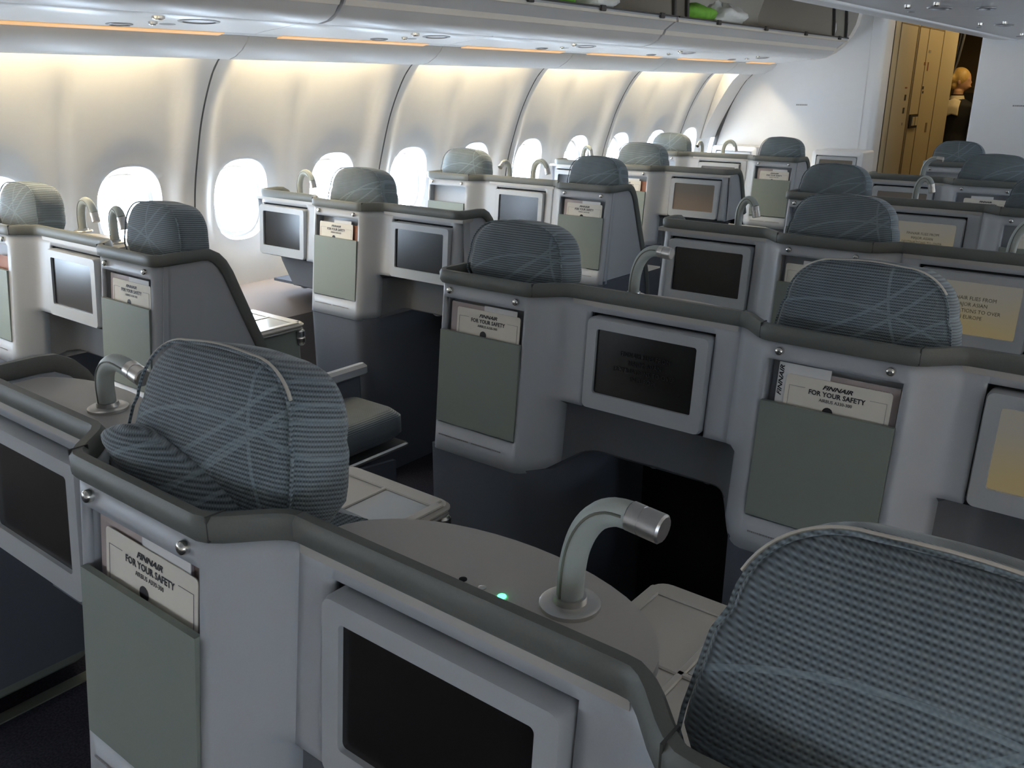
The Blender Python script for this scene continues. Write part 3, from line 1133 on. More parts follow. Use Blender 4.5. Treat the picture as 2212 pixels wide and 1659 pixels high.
def lamp_parts(parent, x, y, kind):
    """flexible reading lamp: ring, leather neck, metal head; x, y on the console top"""
    g = empty('reading_lamp', (x, y, 1.091), 0, parent)
    ring = shared('lamp_ring', lambda: MB().lathe([(0.0155, 0.000), (0.029, 0.000), (0.029, 0.004), (0.026, 0.006), (0.0165, 0.006), (0.0155, 0.012), (0.0135, 0.012)], n=28).mesh('base_ring', 'satin_metal', 35))
    obj('base_ring', ring, g)
    if kind == 'bent':
        c = [(0, 0, 0), (0.000, 0, 0.02), (0.002, 0, 0.045), (0.007, 0, 0.068), (0.016, 0, 0.088), (0.029, 0, 0.103), (0.045, 0, 0.111), (0.060, 0, 0.112)]
        hd = [(0.060, 0, 0.112), (0.092, 0, 0.109)]
    elif kind == 'low':
        c = [(0, 0, 0), (0.0, 0, 0.02), (0.001, 0, 0.04), (0.009, 0, 0.061), (0.026, 0, 0.076), (0.052, 0, 0.082), (0.082, 0, 0.079)]
        hd = [(0.082, 0, 0.079), (0.115, 0, 0.072)]
    elif kind == 'arch':
        c = [(0, 0, 0), (0, 0, 0.03), (0.003, 0, 0.055), (0.012, 0, 0.08), (0.028, 0, 0.098), (0.048, 0, 0.104), (0.066, 0, 0.099), (0.080, 0, 0.086), (0.088, 0, 0.070)]
        hd = [(0.088, 0, 0.070), (0.096, 0, 0.040)]
    elif kind == 'hook':
        c = [(0, 0, 0), (0, 0, 0.04), (0.003, 0, 0.07), (0.014, 0, 0.094), (0.030, 0, 0.104), (0.045, 0, 0.098), (0.054, 0, 0.084)]
        hd = [(0.054, 0, 0.084), (0.063, 0, 0.048)]
    else:
        c = [(0, 0, 0), (0, 0, 0.03), (0.0, -0.002, 0.055), (0.0, -0.010, 0.075), (0.0, -0.026, 0.088), (0.0, -0.045, 0.090), (0.0, -0.056, 0.086)]
        hd = [(0.0, -0.056, 0.086), (0.0, -0.080, 0.066)]
    # smooth the neck
    cc = []
    for i in range(len(c) - 1):
        for k in range(3):
            t = k / 3
            p0, p1, p2, p3 = c[max(i - 1, 0)], c[i], c[i + 1], c[min(i + 2, len(c) - 1)]
            cc.append(tuple(0.5 * (2 * p1[d] + (p2[d] - p0[d]) * t + (2 * p0[d] - 5 * p1[d] + 4 * p2[d] - p3[d]) * t * t + (3 * p1[d] - p0[d] - 3 * p2[d] + p3[d]) * t**3) for d in range(3)))
    cc.append(c[-1])
    nk = obj('neck', shared('neck_' + kind, lambda: MB().tube(cc, 0.0128, 14).mesh('neck', 'leather', 40)), g)
    seam = shared('neckseam_' + kind, lambda: MB().tube([(p[0] - 0.003, p[1] - 0.0122, p[2] + 0.003) for p in cc], 0.0014, 5).mesh('stitch_seam', 'leather_dark', 40))
    obj('stitch_seam', seam, nk)
    a, b_ = Vector(hd[0]), Vector(hd[1])
    d = (b_ - a)
    hm = shared('lamphead_' + kind, lambda: MB().tube([a, a + d * 0.36, a + d * 0.37, a + d * 0.42, a + d * 0.43, a + d * 0.94, b_], [0.0134, 0.0134, 0.0126, 0.0126, 0.0134, 0.0134, 0.0115], 16).mesh('lamp_head', 'satin_metal', 35))
    obj('lamp_head', hm, g)
    return g


SCREEN_TEXT = ('FINNAIR FLIES FROM', 'MAJOR ASIAN', 'DESTINATIONS TO OVER', 'IN EUROPE')


def monitor(parent, xc, screen='screen_off', text=None, y0=0.052):
    g = empty('monitor', (xc, y0, 0.0), 0, parent)
    def frame():
        m = MB()
        o_ = rrect(-MHW, MHW, 0, ZM_T - ZM_B, 0.012, 4)
        i_ = rrect(-0.124, 0.124, 0.038, 0.038 + 0.148, 0.006, 4)
        n = len(o_)
        k = 0.085

        def P(p, y):
            return (p[0], y + k * (p[1] - 0.1), ZM_B + p[1])
        s_in = [(p[0] * 0.985, 0.105 + (p[1] - 0.105) * 0.985) for p in o_]
        rings = [[P(p, 0.03) for p in o_], [P(p, 0.002) for p in o_], [P(p, -0.004) for p in s_in], [P(p, -0.004) for p in i_], [P(p, 0.004) for p in i_]]
        vs = [q for r in rings for q in r]
        fs = []
        for j in range(4):
            for a in range(n):
                b2 = (a + 1) % n
                fs.append((j * n + a, j * n + b2, (j + 1) * n + b2, (j + 1) * n + a))
        m.add(vs, fs)
        return m.mesh('bezel', 'bezel', 40)
    obj('bezel', shared('bezel', frame), g)

    def disp():
        m = MB()
        i_ = rrect(-0.1245, 0.1245, -0.0745, 0.0745, 0.006, 4)
        n = len(i_)
        m.add([(p[0], 0.085 * p[1], p[1]) for p in i_] + [(p[0], 0.006 + 0.085 * p[1], p[1]) for p in i_], [tuple(range(n)), tuple(range(2 * n - 1, n - 1, -1))] + [(a, (a + 1) % n, n + (a + 1) % n, n + a) for a in range(n)])
        return m.mesh('screen', screen, 0)
    zc = ZM_B + 0.038 + 0.074
    sc = obj('screen', shared('disp_' + screen, disp), g, (0, 0.003 + 0.085 * (0.112 - 0.1), zc))
    if text:
        for i, t in enumerate(SCREEN_TEXT):
            me = shared('stext%d%s' % (i, text), lambda: text_mesh('screen_text', t, 0.0148, text, 0, 1.0, 0, 0.92))
            z = 0.028 - i * 0.0178
            obj('screen_text', me, sc, (0.002, 0.085 * z - 0.0012, z), (-0.085, 0, 0))
    return g


def build_unit(loc, seat_x, consoles, left_end, right_end, spec):
    """consoles: list of local x offsets; left_end/right_end: ('wing', x) or ('join', x)"""
    sp = dict(headrest='std', lamps={}, screens={}, headrest_dx=0.012, seat=True)
    sp.update(spec)
    root = empty('business_seat', (seat_x, loc, 0.0))
    xl, xr = left_end[1], right_end[1]
    # the pockets of neighbouring seats shape the ends of the consoles too
    seats = [0.0]
    for (kind, x), sg in ((left_end, -1), (right_end, 1)):
        if kind == 'join' and abs(x) > 0.3:
            seats.append(x + sg * 0.212)
    # --- shell skin
    hx = {xl, xr, -PHW, PHW}
    for c in consoles:
        hx |= {c - MHW - 0.004, c + MHW + 0.004}
    step = 0.012
    xs = sorted(set([round(v, 5) for v in hx] + [round(xl + (xr - xl) * k / int((xr - xl) / step), 5) for k in range(int((xr - xl) / step) + 1)]))
    xs2 = [xs[0]]
    for v in xs[1:]:
        if v - xs2[-1] < 0.004 and not any(abs(v - h) < 1e-4 for h in hx):
            continue
        if v - xs2[-1] < 0.004 and any(abs(v - h) < 1e-4 for h in hx) and len(xs2) > 1 and not any(abs(xs2[-1] - h) < 1e-4 for h in hx):
            xs2[-1] = v
            continue
        xs2.append(v)
    xs = xs2
    zs = [1.092, 1.066, 1.057, 1.02, 0.976, 0.93, 0.89, 0.858, 0.845, 0.828, 0.80, 0.77, ZP_B - 0.005, 0.70, 0.665]

    def surf(x, z):
        yu, yl = y_up(x, seats), y_low(x, seats)
        if z >= 0.84:
            y = yu
        else:
            y = yl
        # soft rounding where a wing starts
        zz = z
        if z < 0.70:
            d = min(abs(x - s_) for s_ in seats)
            zz = z + 0.04 * sm(0.16, 0.25, d)
        # rounded outer corners
        for (kind, xe), sg in ((left_end, -1), (right_end, 1)):
            if kind == 'wing':
                d = abs(xe - x)
                if d < 0.03:
                    y += 0.03 - math.sqrt(max(0.0, 0.03**2 - (0.03 - d) ** 2))
        if z < 0.84:
            for (kind, xe), sg in ((left_end, -1), (right_end, 1)):
                if kind == 'wing' and abs(xe) > 0.3:
                    lim = xe - sg * (0.84 - z) * 0.85
                    x = max(x, lim) if sg < 0 else min(x, lim)
        return (x, y + lean(z), zz)
    vs = [surf(x, z) for z in zs for x in xs]
    fs = []
    nx = len(xs)
    for i in range(len(zs) - 1):
        zm = (zs[i] + zs[i + 1]) / 2
        for k in range(nx - 1):
            xm = (xs[k] + xs[k + 1]) / 2
            if abs(xm) < PHW and ZP_B - 0.005 < zm < 1.057:
                continue
            if any(abs(xm - c) < MHW + 0.004 and 0.845 < zm < 1.066 for c in consoles):
                continue
            a = i * nx + k
            fs.append((a, a + 1, a + nx + 1, a + nx))
    m = MB()
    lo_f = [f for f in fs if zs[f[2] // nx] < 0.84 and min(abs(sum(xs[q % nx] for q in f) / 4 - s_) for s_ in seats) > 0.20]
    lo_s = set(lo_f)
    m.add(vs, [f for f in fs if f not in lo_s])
    sh = m.build('shell', 'shell', root, 40)
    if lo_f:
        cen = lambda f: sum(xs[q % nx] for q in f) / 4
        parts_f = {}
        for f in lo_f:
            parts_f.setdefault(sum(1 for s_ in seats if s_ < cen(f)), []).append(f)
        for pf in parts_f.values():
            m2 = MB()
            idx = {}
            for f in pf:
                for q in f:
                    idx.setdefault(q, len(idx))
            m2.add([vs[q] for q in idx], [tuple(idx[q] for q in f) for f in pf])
            m2.build('console_underside', 'shell_shaded', root, 40)  # shell faces coloured dark to imitate shade below the overhang
    bmx = bmesh.new()
    bmx.from_mesh(sh.data)
    bmesh.ops.delete(bmx, geom=[v for v in bmx.verts if not v.link_faces], context='VERTS')
    bmesh.ops.dissolve_degenerate(bmx, dist=1e-5, edges=bmx.edges)
    bmx.to_mesh(sh.data)
    bmx.free()
    sd = sh.modifiers.new('thick', 'SOLIDIFY')
    sd.thickness = 0.012
    sd.offset = -1.0
    bmn = sum((p.normal.y for p in sh.data.polygons))
    if bmn > 0:
        sh.data.flip_normals()
    # --- pocket
    def pocket():
        mb = MB()
        y = 0.0
        mb.add([(-PHW + 0.001, lean(ZP_B) - 0.003, ZP_B), (PHW - 0.001, lean(ZP_B) - 0.003, ZP_B), (PHW - 0.001, -0.006, ZP_T), (-PHW + 0.001, -0.006, ZP_T),
                (-PHW + 0.001, lean(ZP_B) + 0.006, ZP_B), (PHW - 0.001, lean(ZP_B) + 0.006, ZP_B), (PHW - 0.001, 0.003, ZP_T), (-PHW + 0.001, 0.003, ZP_T)],
               [(0, 1, 2, 3), (5, 4, 7, 6), (3, 2, 6, 7), (0, 4, 5, 1), (0, 3, 7, 4), (1, 5, 6, 2)])
        return mb.mesh('literature_pocket', 'sage', 0)
    obj('literature_pocket', shared('pocket', pocket), root)

    def recess():
        mb = MB()
        d = 0.042
        q = lambda x, z, o: (x, lean(z) + o, z)
        zt, zb = 1.057, ZP_B
        mb.add([q(-PHW, zb, 0.004), q(PHW, zb, 0.004), q(PHW, zt, 0.004), q(-PHW, zt, 0.004), q(-PHW, zb, d), q(PHW, zb, d), q(PHW, zt, d), q(-PHW, zt, d)],
               [(4, 5, 6, 7), (0, 1, 5, 4), (1, 2, 6, 5), (2, 3, 7, 6), (3, 0, 4, 7)])
        return mb.mesh('pocket_recess', 'shell', 0)
    obj('pocket_recess', shared('recess', recess), root)
    stud = shared('stud', lambda: MB().lathe([(0.0085, 0.004), (0.0085, -0.004), (0.007, -0.0075), (0.003, -0.009)], n=16, axis='y').mesh('coat_hook', 'chrome', 60))
    for sx in (-0.102, 0.102):
        obj('coat_hook', stud, root, (sx, lean(1.075) - 0.002, 1.075))
    # small illegible print under the pocket
    def fine():
        mb = MB()
        rnd = random.Random(4)
        x = -0.115
        while x < 0.085:
            ww = rnd.uniform(0.002, 0.006)
            if abs(x + 0.012) > 0.006:
                mb.box(x, x + ww, -0.0005, 0, 0, 0.0035)
            x += ww + 0.0012
        return mb.mesh('print', 'ink_grey', 0)
    obj('print', shared('fine', fine), root, (0, lean(0.705) - 0.0012, 0.705))
    # --- rail
    path, outs = [], []
    yr = lean(1.1065)

    def wing_pts(xe, sg, y_start):
        pts, os_ = [], []
        # corner from +y side of the back run to the wing
        for k in range(1, 6):
            a = PI / 2 * k / 6
            pts.append((xe - sg * 0.03 + sg * 0.03 * math.sin(a), y_start + 0.03 - 0.03 * math.cos(a) + yr, 1.1065))
            os_.append((sg * math.sin(a), -math.cos(a), 0))
        for (y, z) in (WING if abs(xe) < 0.3 else [q for q in WING if q[1] > 0.85]):
            pts.append((xe, max(y + (y_start * 0.4), y_start + 0.03) + yr, z))
            os_.append((sg, 0, 0))
        return pts, os_
    x0 = xl + (0.03 if left_end[0] == 'wing' else 0.001)
    x1 = xr - (0.03 if right_end[0] == 'wing' else 0.001)
    back = []
    nb = max(8, int((x1 - x0) / 0.012))
    for k in range(nb + 1):
        x = x0 + (x1 - x0) * k / nb
        back.append((x, y_up(x, seats) + yr, 1.1065))
    bo = []
    for i, p in enumerate(back):
        a, b_ = Vector(back[max(i - 1, 0)]), Vector(back[min(i + 1, nb)])
        t = (b_ - a).normalized()
        bo.append((t.y, -t.x, 0))
    if left_end[0] == 'wing':
        lp, lo_ = wing_pts(xl, -1, y_up(x0, seats))
        path += list(reversed(lp))
        outs += list(reversed(lo_))
    path += back
    outs += bo
    if right_end[0] == 'wing':
        rp, ro_ = wing_pts(xr, 1, y_up(x1, seats))
        path += rp
        outs += ro_
    rl = sweep_rail(path, outs).build('rail', 'rail', root, 50)
    # stitched seams on the rail at the bends
    for xq in (0.145, -0.145):
        if xl + 0.02 < xq < xr - 0.02:
            y = y_up(xq, seats) + yr
            MB().box(xq - 0.0012, xq + 0.0012, y - 0.0125, y + 0.012, Z_RB + 0.002, Z_RT + 0.0006).build('rail_seam', 'rail_seam', rl, 0)
    # --- wings
    for (kind, xe), sg in ((left_end, -1), (right_end, 1)):
        if kind != 'wing':
            continue
        ys = y_up(xe - sg * 0.03, seats)
        poly = [(ys + 0.025 + yr, 1.095)]
        poly += [(max(y + ys * 0.4, ys + 0.03) + yr - 0.004, z - 0.013) for y, z in WING]
        poly += [(0.40 + yr, 0.50), (0.40 + yr, 0.40), (ys + 0.02 + lean(0.685), 0.40), (ys + 0.02 + lean(0.685), 0.685)]
        # light upper panel and darker lower one
        up = [p for p in poly if p[1] > 0.69]
        yb = interp([(0.685, 0.347), (0.7, 0.345)], 0.69) + yr + ys * 0.4
        upper = [poly[0]] + [p for p in poly[1:] if p[1] > 0.69] + [(yb - 0.004, 0.688), (ys + 0.02 + lean(0.685), 0.688)]
        if abs(xe) > 0.3:
            upper = [poly[0]] + [p for p in poly[1:] if p[1] > 0.84] + [(0.325, 0.84), (ys + 0.02 + lean(0.84), 0.84)]
        upper = [upper[0]] + upper[1:]
        clean = []
        for p in upper:
            if not clean or (abs(p[0] - clean[-1][0]) + abs(p[1] - clean[-1][1])) > 1e-4:
                clean.append(p)
        MB().prism(clean, 'x', xe - sg * 0.016, xe - sg * 0.002).build('wing_panel', 'shell', root, 0)
        if abs(xe) < 0.3 or sp.get('sidepanel'):
            MB().prism([(ys + lean(0.685) + 0.02, 0.686), (0.375, 0.686), (0.40, 0.58), (0.44, 0.30), (0.86, 0.25), (0.86, 0.10), (ys + 0.02 - 0.04, 0.10)] if abs(xe) < 0.3 else
                   [(ys + lean(0.685) + 0.02, 0.686), (0.40, 0.686), (0.43, 0.58), (0.86, 0.56), (0.86, 0.12), (ys + 0.02 - 0.04, 0.12)], 'x', xe - sg * 0.018, xe - sg * 0.003).build('side_panel', 'kick', root, 0)
    # --- kick panel under the seat pillar
    kl, kr = max(xl, -0.165), min(xr, 0.20)
    prof = []
    nk = 16
    for k in range(nk + 1):
        x = kl + (kr - kl) * k / nk
        prof.append((x, y_low(x, seats) * 0.8 + lean(0.665) + 0.004))
    poly = prof + [(kr, 0.55), (kl, 0.55)]
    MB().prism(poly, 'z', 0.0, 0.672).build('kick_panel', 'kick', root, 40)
    # --- consoles
    for ci, c in enumerate(consoles):
        # dark pocket behind the monitor
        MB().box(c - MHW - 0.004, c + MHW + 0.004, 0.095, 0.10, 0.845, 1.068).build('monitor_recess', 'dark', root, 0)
        monitor(root, c, *sp['screens'].get(ci, ('screen_off',)))
        # top: half-oval shelf
        a0 = []
        for k in range(25):
            a = PI * k / 24
            a0.append((c + 0.203 * math.cos(a), 0.088 + 0.135 * math.sin(a) ** 0.8))
        MB().prism([(c + 0.203, 0.075)] + a0 + [(c - 0.203, 0.075)], 'z', 1.079, 1.091).build('console_top', 'console_top', root, 30)
        b0 = [(c + (p[0] - c) * 0.96, 0.088 + (p[1] - 0.088) * 0.94) for p in a0]
        MB().prism([(c + 0.195, 0.101)] + b0 + [(c - 0.195, 0.101)], 'z', 0.845, 1.0795).build('console_body', 'shell', root, 30)
        # foot well: soffit, and a black panel standing in for the deep shade inside
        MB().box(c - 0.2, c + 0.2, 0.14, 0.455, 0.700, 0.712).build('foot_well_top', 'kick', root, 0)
        MB().box(c - 0.205, c + 0.205, 0.45, 0.46, 0.0, 0.70).build('foot_well_shade', 'dark', root, 0)
        bmp = shared('bumper', lambda: MB().lathe([(0.022, 0.0), (0.021, -0.010), (0.013, -0.016), (0.004, -0.017)], n=16).mesh('bumper', 'shell', 60))
        for dx in (-0.02, 0.12):
            obj('bumper', bmp, root, (c + dx, 0.175, 0.700))
        for li, lm in enumerate(sp['lamps'].get(ci, [(0.06, 0.165, 'bent')])):
            lamp_parts(root, c + lm[0], lm[1], lm[2])
        # arm console running forward with its folding tray
        if sp['seat'] and sp.get('arms', True):
            w2 = 0.165
            MB().rbox(c - w2 + 0.02, c + w2 - 0.02, 0.465, 0.80, 0.06, 0.695, 0.02).build('arm_console', 'sage', root, 35)
            tr = MB().rbox(c - w2, c + w2, 0.40, 0.815, 0.700, 0.716, 0.03, 5).build('tray_table', 'tray', root, 35)
            rib = MB()
            z0, z1 = 0.715, 0.7205
            for (xa, xb, ya, yb_) in ((c - w2 + 0.006, c - w2 + 0.03, 0.42, 0.785), (c + w2 - 0.030, c + w2 - 0.006, 0.42, 0.785), (c - w2 + 0.025, c + w2 - 0.025, 0.765, 0.800),
                                      (c - 0.006, c + 0.006, 0.42, 0.77), (c - w2 + 0.02, c + w2 - 0.02, 0.585, 0.597)):
                rib.rbox(xa, xb, ya, yb_, z0, z1, 0.004, 2)
            rib.build('tray_frame', 'tray', tr, 0)
            MB().box(c + 0.008, c + w2 - 0.032, 0.60, 0.763, 0.7155, 0.7175).build('tray_panel', 'tray_glossy', tr, 0)
            MB().rbox(c - w2 + 0.004, c + w2 - 0.004, 0.41, 0.808, 0.690, 0.699, 0.02, 4).build('tray_leaf', 'satin_metal', tr, 0)
            MB().lathe([(0.020, -0.03), (0.022, -0.026), (0.022, -0.004), (0.018, 0.0), (0.021, 0.004), (0.021, 0.022), (0.017, 0.027)], (c + w2 - 0.025, 0.795, 0.66), 18).build('tray_pivot', 'chrome', root, 35)
    # --- the seat itself
    if sp['seat']:
        dx = sp['headrest_dx']
        hm, outline = headrest_mesh()
        key = 'headrest'
        if any(kk == 'wing' and abs(xe) < 0.3 for kk, xe in (left_end, right_end)) and sp['headrest'] == 'std':
            hm, outline = headrest_mesh(0.150, 0.125, -0.055, 0.105, 0.055, 0.085, 0.012)
            key = 'headrest_narrow'
            dx = -0.006 if right_end[0] == 'wing' and abs(right_end[1]) < 0.3 else 0.020
        if sp['headrest'] == 'big':
            hm, outline = headrest_mesh(0.178, 0.142, -0.10, 0.125, 0.060, 0.085, 0.016)
            key = 'headrest_big'
        hr = obj('headrest', shared(key, lambda: hm.mesh('headrest', 'fabric', 60)), root, (dx + sp.get('hx', 0), 0.150 + sp.get('hy', 0), 1.132 + sp.get('hz', 0)), sp.get('hrot', (-0.12, 0, 0)))
        if sp.get('flap'):
            fl = shared(key + 'flap', lambda: outline_tube([p for p in outline if p[1] > 0.06], -0.046, 0.0022, 0.985, -1).mesh('cover_edge', 'piping', 60))
            obj('cover_edge', fl, hr)
        sm_ = shared(key + 'seam', lambda: MB().tube([(x * 0.965, -0.048, z * 0.965) for x, z in outline if z > -0.12], 0.0022, 5).mesh('seam', 'fabric', 60))
        obj('seam', sm_, hr)
        if sp.get('fold'):
            fm = MB()
            vs, fs = [], []
            nn, mm = 26, 14
            for i in range(nn + 1):
                t = i / nn
                cx = -0.135 + 0.30 * t
                cz = 1.128 - 0.075 * t + 0.012 * math.sin(t * 5.2)
                cy = 0.060 + 0.030 * t
                rr = 0.040 * (math.sin(PI * min(1, max(0.02, t * 0.97 + 0.015))) ** 0.45) * (1 + 0.18 * math.sin(9 * t + 0.5))
                for k in range(mm):
                    a = 2 * PI * k / mm
                    w_ = 1 + 0.12 * math.sin(3 * a + 6 * t)
                    vs.append((cx, cy + rr * 0.85 * math.cos(a) * w_, cz + rr * 0.95 * math.sin(a) * w_))
            for i in range(nn):
                for k in range(mm):
                    k2 = (k + 1) % mm
                    fs.append((i * mm + k, i * mm + k2, (i + 1) * mm + k2, (i + 1) * mm + k))
            fs += [tuple(range(mm)), tuple(nn * mm + k for k in range(mm))]
            fm.add([(v[0] - dx, v[1] - 0.15, v[2] - 1.132) for v in vs], fs)
            fo = fm.build('cover_fold', 'fabric', root, 70)
            fo.location = (dx, 0.15, 1.132)
        bk = shared('backrest', lambda: MB().prism([(0.135, 1.03), (0.20, 1.05), (0.25, 1.02), (0.45, 0.50), (0.44, 0.44), (0.34, 0.44), (0.14, 0.98)], 'x', -0.128, 0.128).mesh('backrest', 'fabric', 30))
        obj('backrest', bk, root)
        cu = shared('cushion', lambda: MB().rbox(-0.145, 0.138, 0.34, 0.93, 0.315, 0.430, 0.045, 5).mesh('seat_cushion', 'fabric', 50))
        obj('seat_cushion', cu, root)
        pn = shared('pan', lambda: MB().rbox(-0.14, 0.135, 0.30, 0.945, 0.275, 0.293, 0.01, 2).mesh('seat_pan', 'satin_metal', 0))
        obj('seat_pan', pn, root)
        ps = shared('ped', lambda: MB().rbox(-0.11, 0.11, 0.58, 0.80, 0.0, 0.275, 0.03, 3).mesh('pedestal', 'kick', 0))
        obj('pedestal', ps, root)
        for (kind, xe), sg in ((left_end, -1), (right_end, 1)):
            if kind == 'wing' and abs(xe) < 0.3:
                q = -sg * 0.168
                MB().rbox(q - 0.022, q + 0.022, 0.60, 1.02, 0.478, 0.528, 0.020, 5).build('armrest', 'shell', root, 40)
                MB().rbox(q - 0.016, q + 0.016, 0.62, 0.98, 0.30, 0.495, 0.01, 2).build('armrest_side', 'kick', root, 0)
    # --- little LED and buttons on one console
    for ci, pos in sp.get('leds', []):
        c = consoles[ci]
        for i, mt in enumerate(('dark', 'chrome', 'led')):
            MB().lathe([(0.0042, -0.002), (0.0042, 0.001), (0.0025, 0.0018)], (c + pos[0] + i * 0.0245, pos[1], 1.091), 12).build(('jack', 'button', 'status_light')[i], mt, root, 40)
    return root


# ------------------------------------------------------------------ row positions
CY = [0.442, 1.574, 2.658, 3.796, 4.884, 6.00]
LY = [0.10, 1.223, 2.336, 3.476, 4.557, 5.708]
cQ1, cS0, cS2, cQ3 = -0.908, -1.302, -0.4895, -0.080
cP1, cT1, cP2, cT3 = -1.335, -0.915, -0.4947, -0.0948
lA, lS, lC = -3.175, -2.739, -2.325
lSa, lB, lSb = -3.142, -2.731, -2.3265
LIT = ('screen_lit', 'ink_olive')
OFF = ('screen_off',)
BRN = ('screen_brown',)
pockets = []          # (seat x, row y, content, label words)


def seat_tag(o, label, group):
    return tag(o, label, 'seat', group)


GC = 'seats of the centre block'
GL = 'seats along the left wall'

# nearest centre row
s = build_unit(CY[0], cQ1, [cS0 - cQ1], ('wing', cS0 - cQ1 - CON_HW), ('join', 0.212),
               dict(hrot=(-0.30, -0.03, 0.03), hz=0.010, hx=0.0, hy=0.0, fold=True, flap=True, lamps={0: [(0.062, 0.160, 'low')]}))
seat_tag(s, 'nearest grey seat shell at the lower left, its headrest cover crumpled', GC)
s = build_unit(CY[0], cQ3, [cS2 - cQ3], ('join', cS2 - cQ1 - (cQ3 - cQ1) - 0.0 - (cS2 - cQ1 - 0.212)), ('wing', 0.15),
               dict(headrest='big', hrot=(-0.34, 0.02, 0.0), hz=-0.010, hx=-0.006, hy=0.0, flap=True, lamps={0: [(0.090, 0.155, 'bent')]}, leds=[(0, (-0.018, 0.127))]))
seat_tag(s, 'nearest grey seat at the lower right corner with the large close headrest', GC)
# second centre row
s = build_unit(CY[1], cP1, [cT1 - cP1], ('wing', -0.146), ('join', cP2 - cP1 - 0.212), dict(lamps={0: [(-0.10, 0.17, 'bent')]}, screens={0: ('screen_off', 'dark')}))
seat_tag(s, 'grey aisle-side centre seat in the second row, screen beside its pocket dark', GC)
s = build_unit(CY[1], cP2, [cT3 - cP2], ('join', -0.212), ('wing', cT3 - cP2 + CON_HW), dict(screens={0: ('screen_lit', None)}, flap=True))
seat_tag(s, 'grey inner centre seat in the second row with readable safety card', GC)
# third
s = build_unit(CY[2], cQ1, [cS0 - cQ1], ('wing', cS0 - cQ1 - CON_HW), ('join', 0.212), dict(lamps={0: [(0.045, 0.175, 'hook')]}))
seat_tag(s, 'grey aisle-side centre seat in the third row behind a black screen', GC)
s = build_unit(CY[2], cQ3, [cS2 - cQ3], ('join', cS2 - cQ3 - (cS2 - cQ1 - 0.212)), ('wing', 0.15), dict(screens={0: LIT}))
seat_tag(s, 'grey centre seat at the right edge of the third row beside a lit screen', GC)
# fourth
s = build_unit(CY[3], cP1, [cT1 - cP1], ('wing', -0.146), ('join', cP2 - cP1 - 0.212), dict(lamps={0: [(-0.08, 0.19, 'hook')]}, screens={0: LIT}))
seat_tag(s, 'grey aisle-side centre seat in the fourth row, headrest just behind another', GC)
s = build_unit(CY[3], cP2, [cT3 - cP2], ('join', -0.212), ('wing', cT3 - cP2 + CON_HW), dict())
seat_tag(s, 'grey centre seat at the right edge of the fourth row, cut by the frame', GC)
# fifth
s = build_unit(CY[4], cQ1, [cS0 - cQ1], ('wing', cS0 - cQ1 - CON_HW), ('join', 0.212), dict(screens={0: BRN}))
seat_tag(s, 'grey centre seat in the fifth row, second headrest below the doorway', GC)
s = build_unit(CY[4], cQ3, [cS2 - cQ3], ('join', cS2 - cQ3 - (cS2 - cQ1 - 0.212)), ('wing', 0.15), dict(screens={0: BRN}))
seat_tag(s, 'grey centre seat at the far right of the fifth row', GC)
# sixth
s = build_unit(CY[5], cP1, [cT1 - cP1], ('wing', -0.146), ('join', cP2 - cP1 - 0.212), dict())
seat_tag(s, 'front-most grey centre seat, blue headrest right under the doorway', GC)

# left block, pairs and singles alternate
def lpair(r, la, lc, sc=None):
    a = build_unit(LY[r], lA, [lS - lA], ('wing', -0.15), ('join', lC - lA - 0.212), la)
    c = build_unit(LY[r], lC, [], ('join', -0.212), ('wing', 0.150), lc)
    return a, c


def lsingle(r, spec):
    return build_unit(LY[r], lB, [lSa - lB, lSb - lB], ('wing', lSa - lB - CON_HW + 0.02), ('wing', lSb - lB + CON_HW), spec)


s = lsingle(0, dict(lamps={0: [], 1: []}, sidepanel=True))
seat_tag(s, 'single grey seat beside the nearest row, only its base showing at the left edge', GL)
a, c = lpair(1, dict(lamps={0: [(-0.18, 0.20, 'arch'), (0.115, 0.15, 'hook')]}, headrest_dx=0.02), dict())
seat_tag(a, 'window seat at the far left edge with sunlit headrest', GL)
seat_tag(c, 'left aisle seat with sloping wing panel beside the folded tray', GL)
s = lsingle(2, dict(lamps={0: [(-0.03, 0.19, 'arch')], 1: []}))
seat_tag(s, 'single left seat flanked by two screens, standing before the second window', GL)
a, c = lpair(3, dict(lamps={0: [(-0.175, 0.205, 'side'), (-0.02, 0.20, 'arch')]}), dict())
seat_tag(a, 'window seat with an empty, brightly lit literature pocket', GL)
seat_tag(c, 'left aisle seat with pale blue sloping wing, third row from the bulkhead', GL)
s = lsingle(4, dict(lamps={0: [(-0.03, 0.19, 'hook')], 1: []}, screens={1: BRN}))
seat_tag(s, 'single left seat second from the bulkhead, an orange brochure in its pocket', GL)
a, c = lpair(5, dict(lamps={0: [(-0.20, 0.20, 'side'), (-0.04, 0.20, 'arch')]}, screens={0: BRN}), dict())
seat_tag(a, 'pale window seat in front of the last window by the bulkhead', GL)
seat_tag(c, 'left aisle seat nearest the white bulkhead', GL)

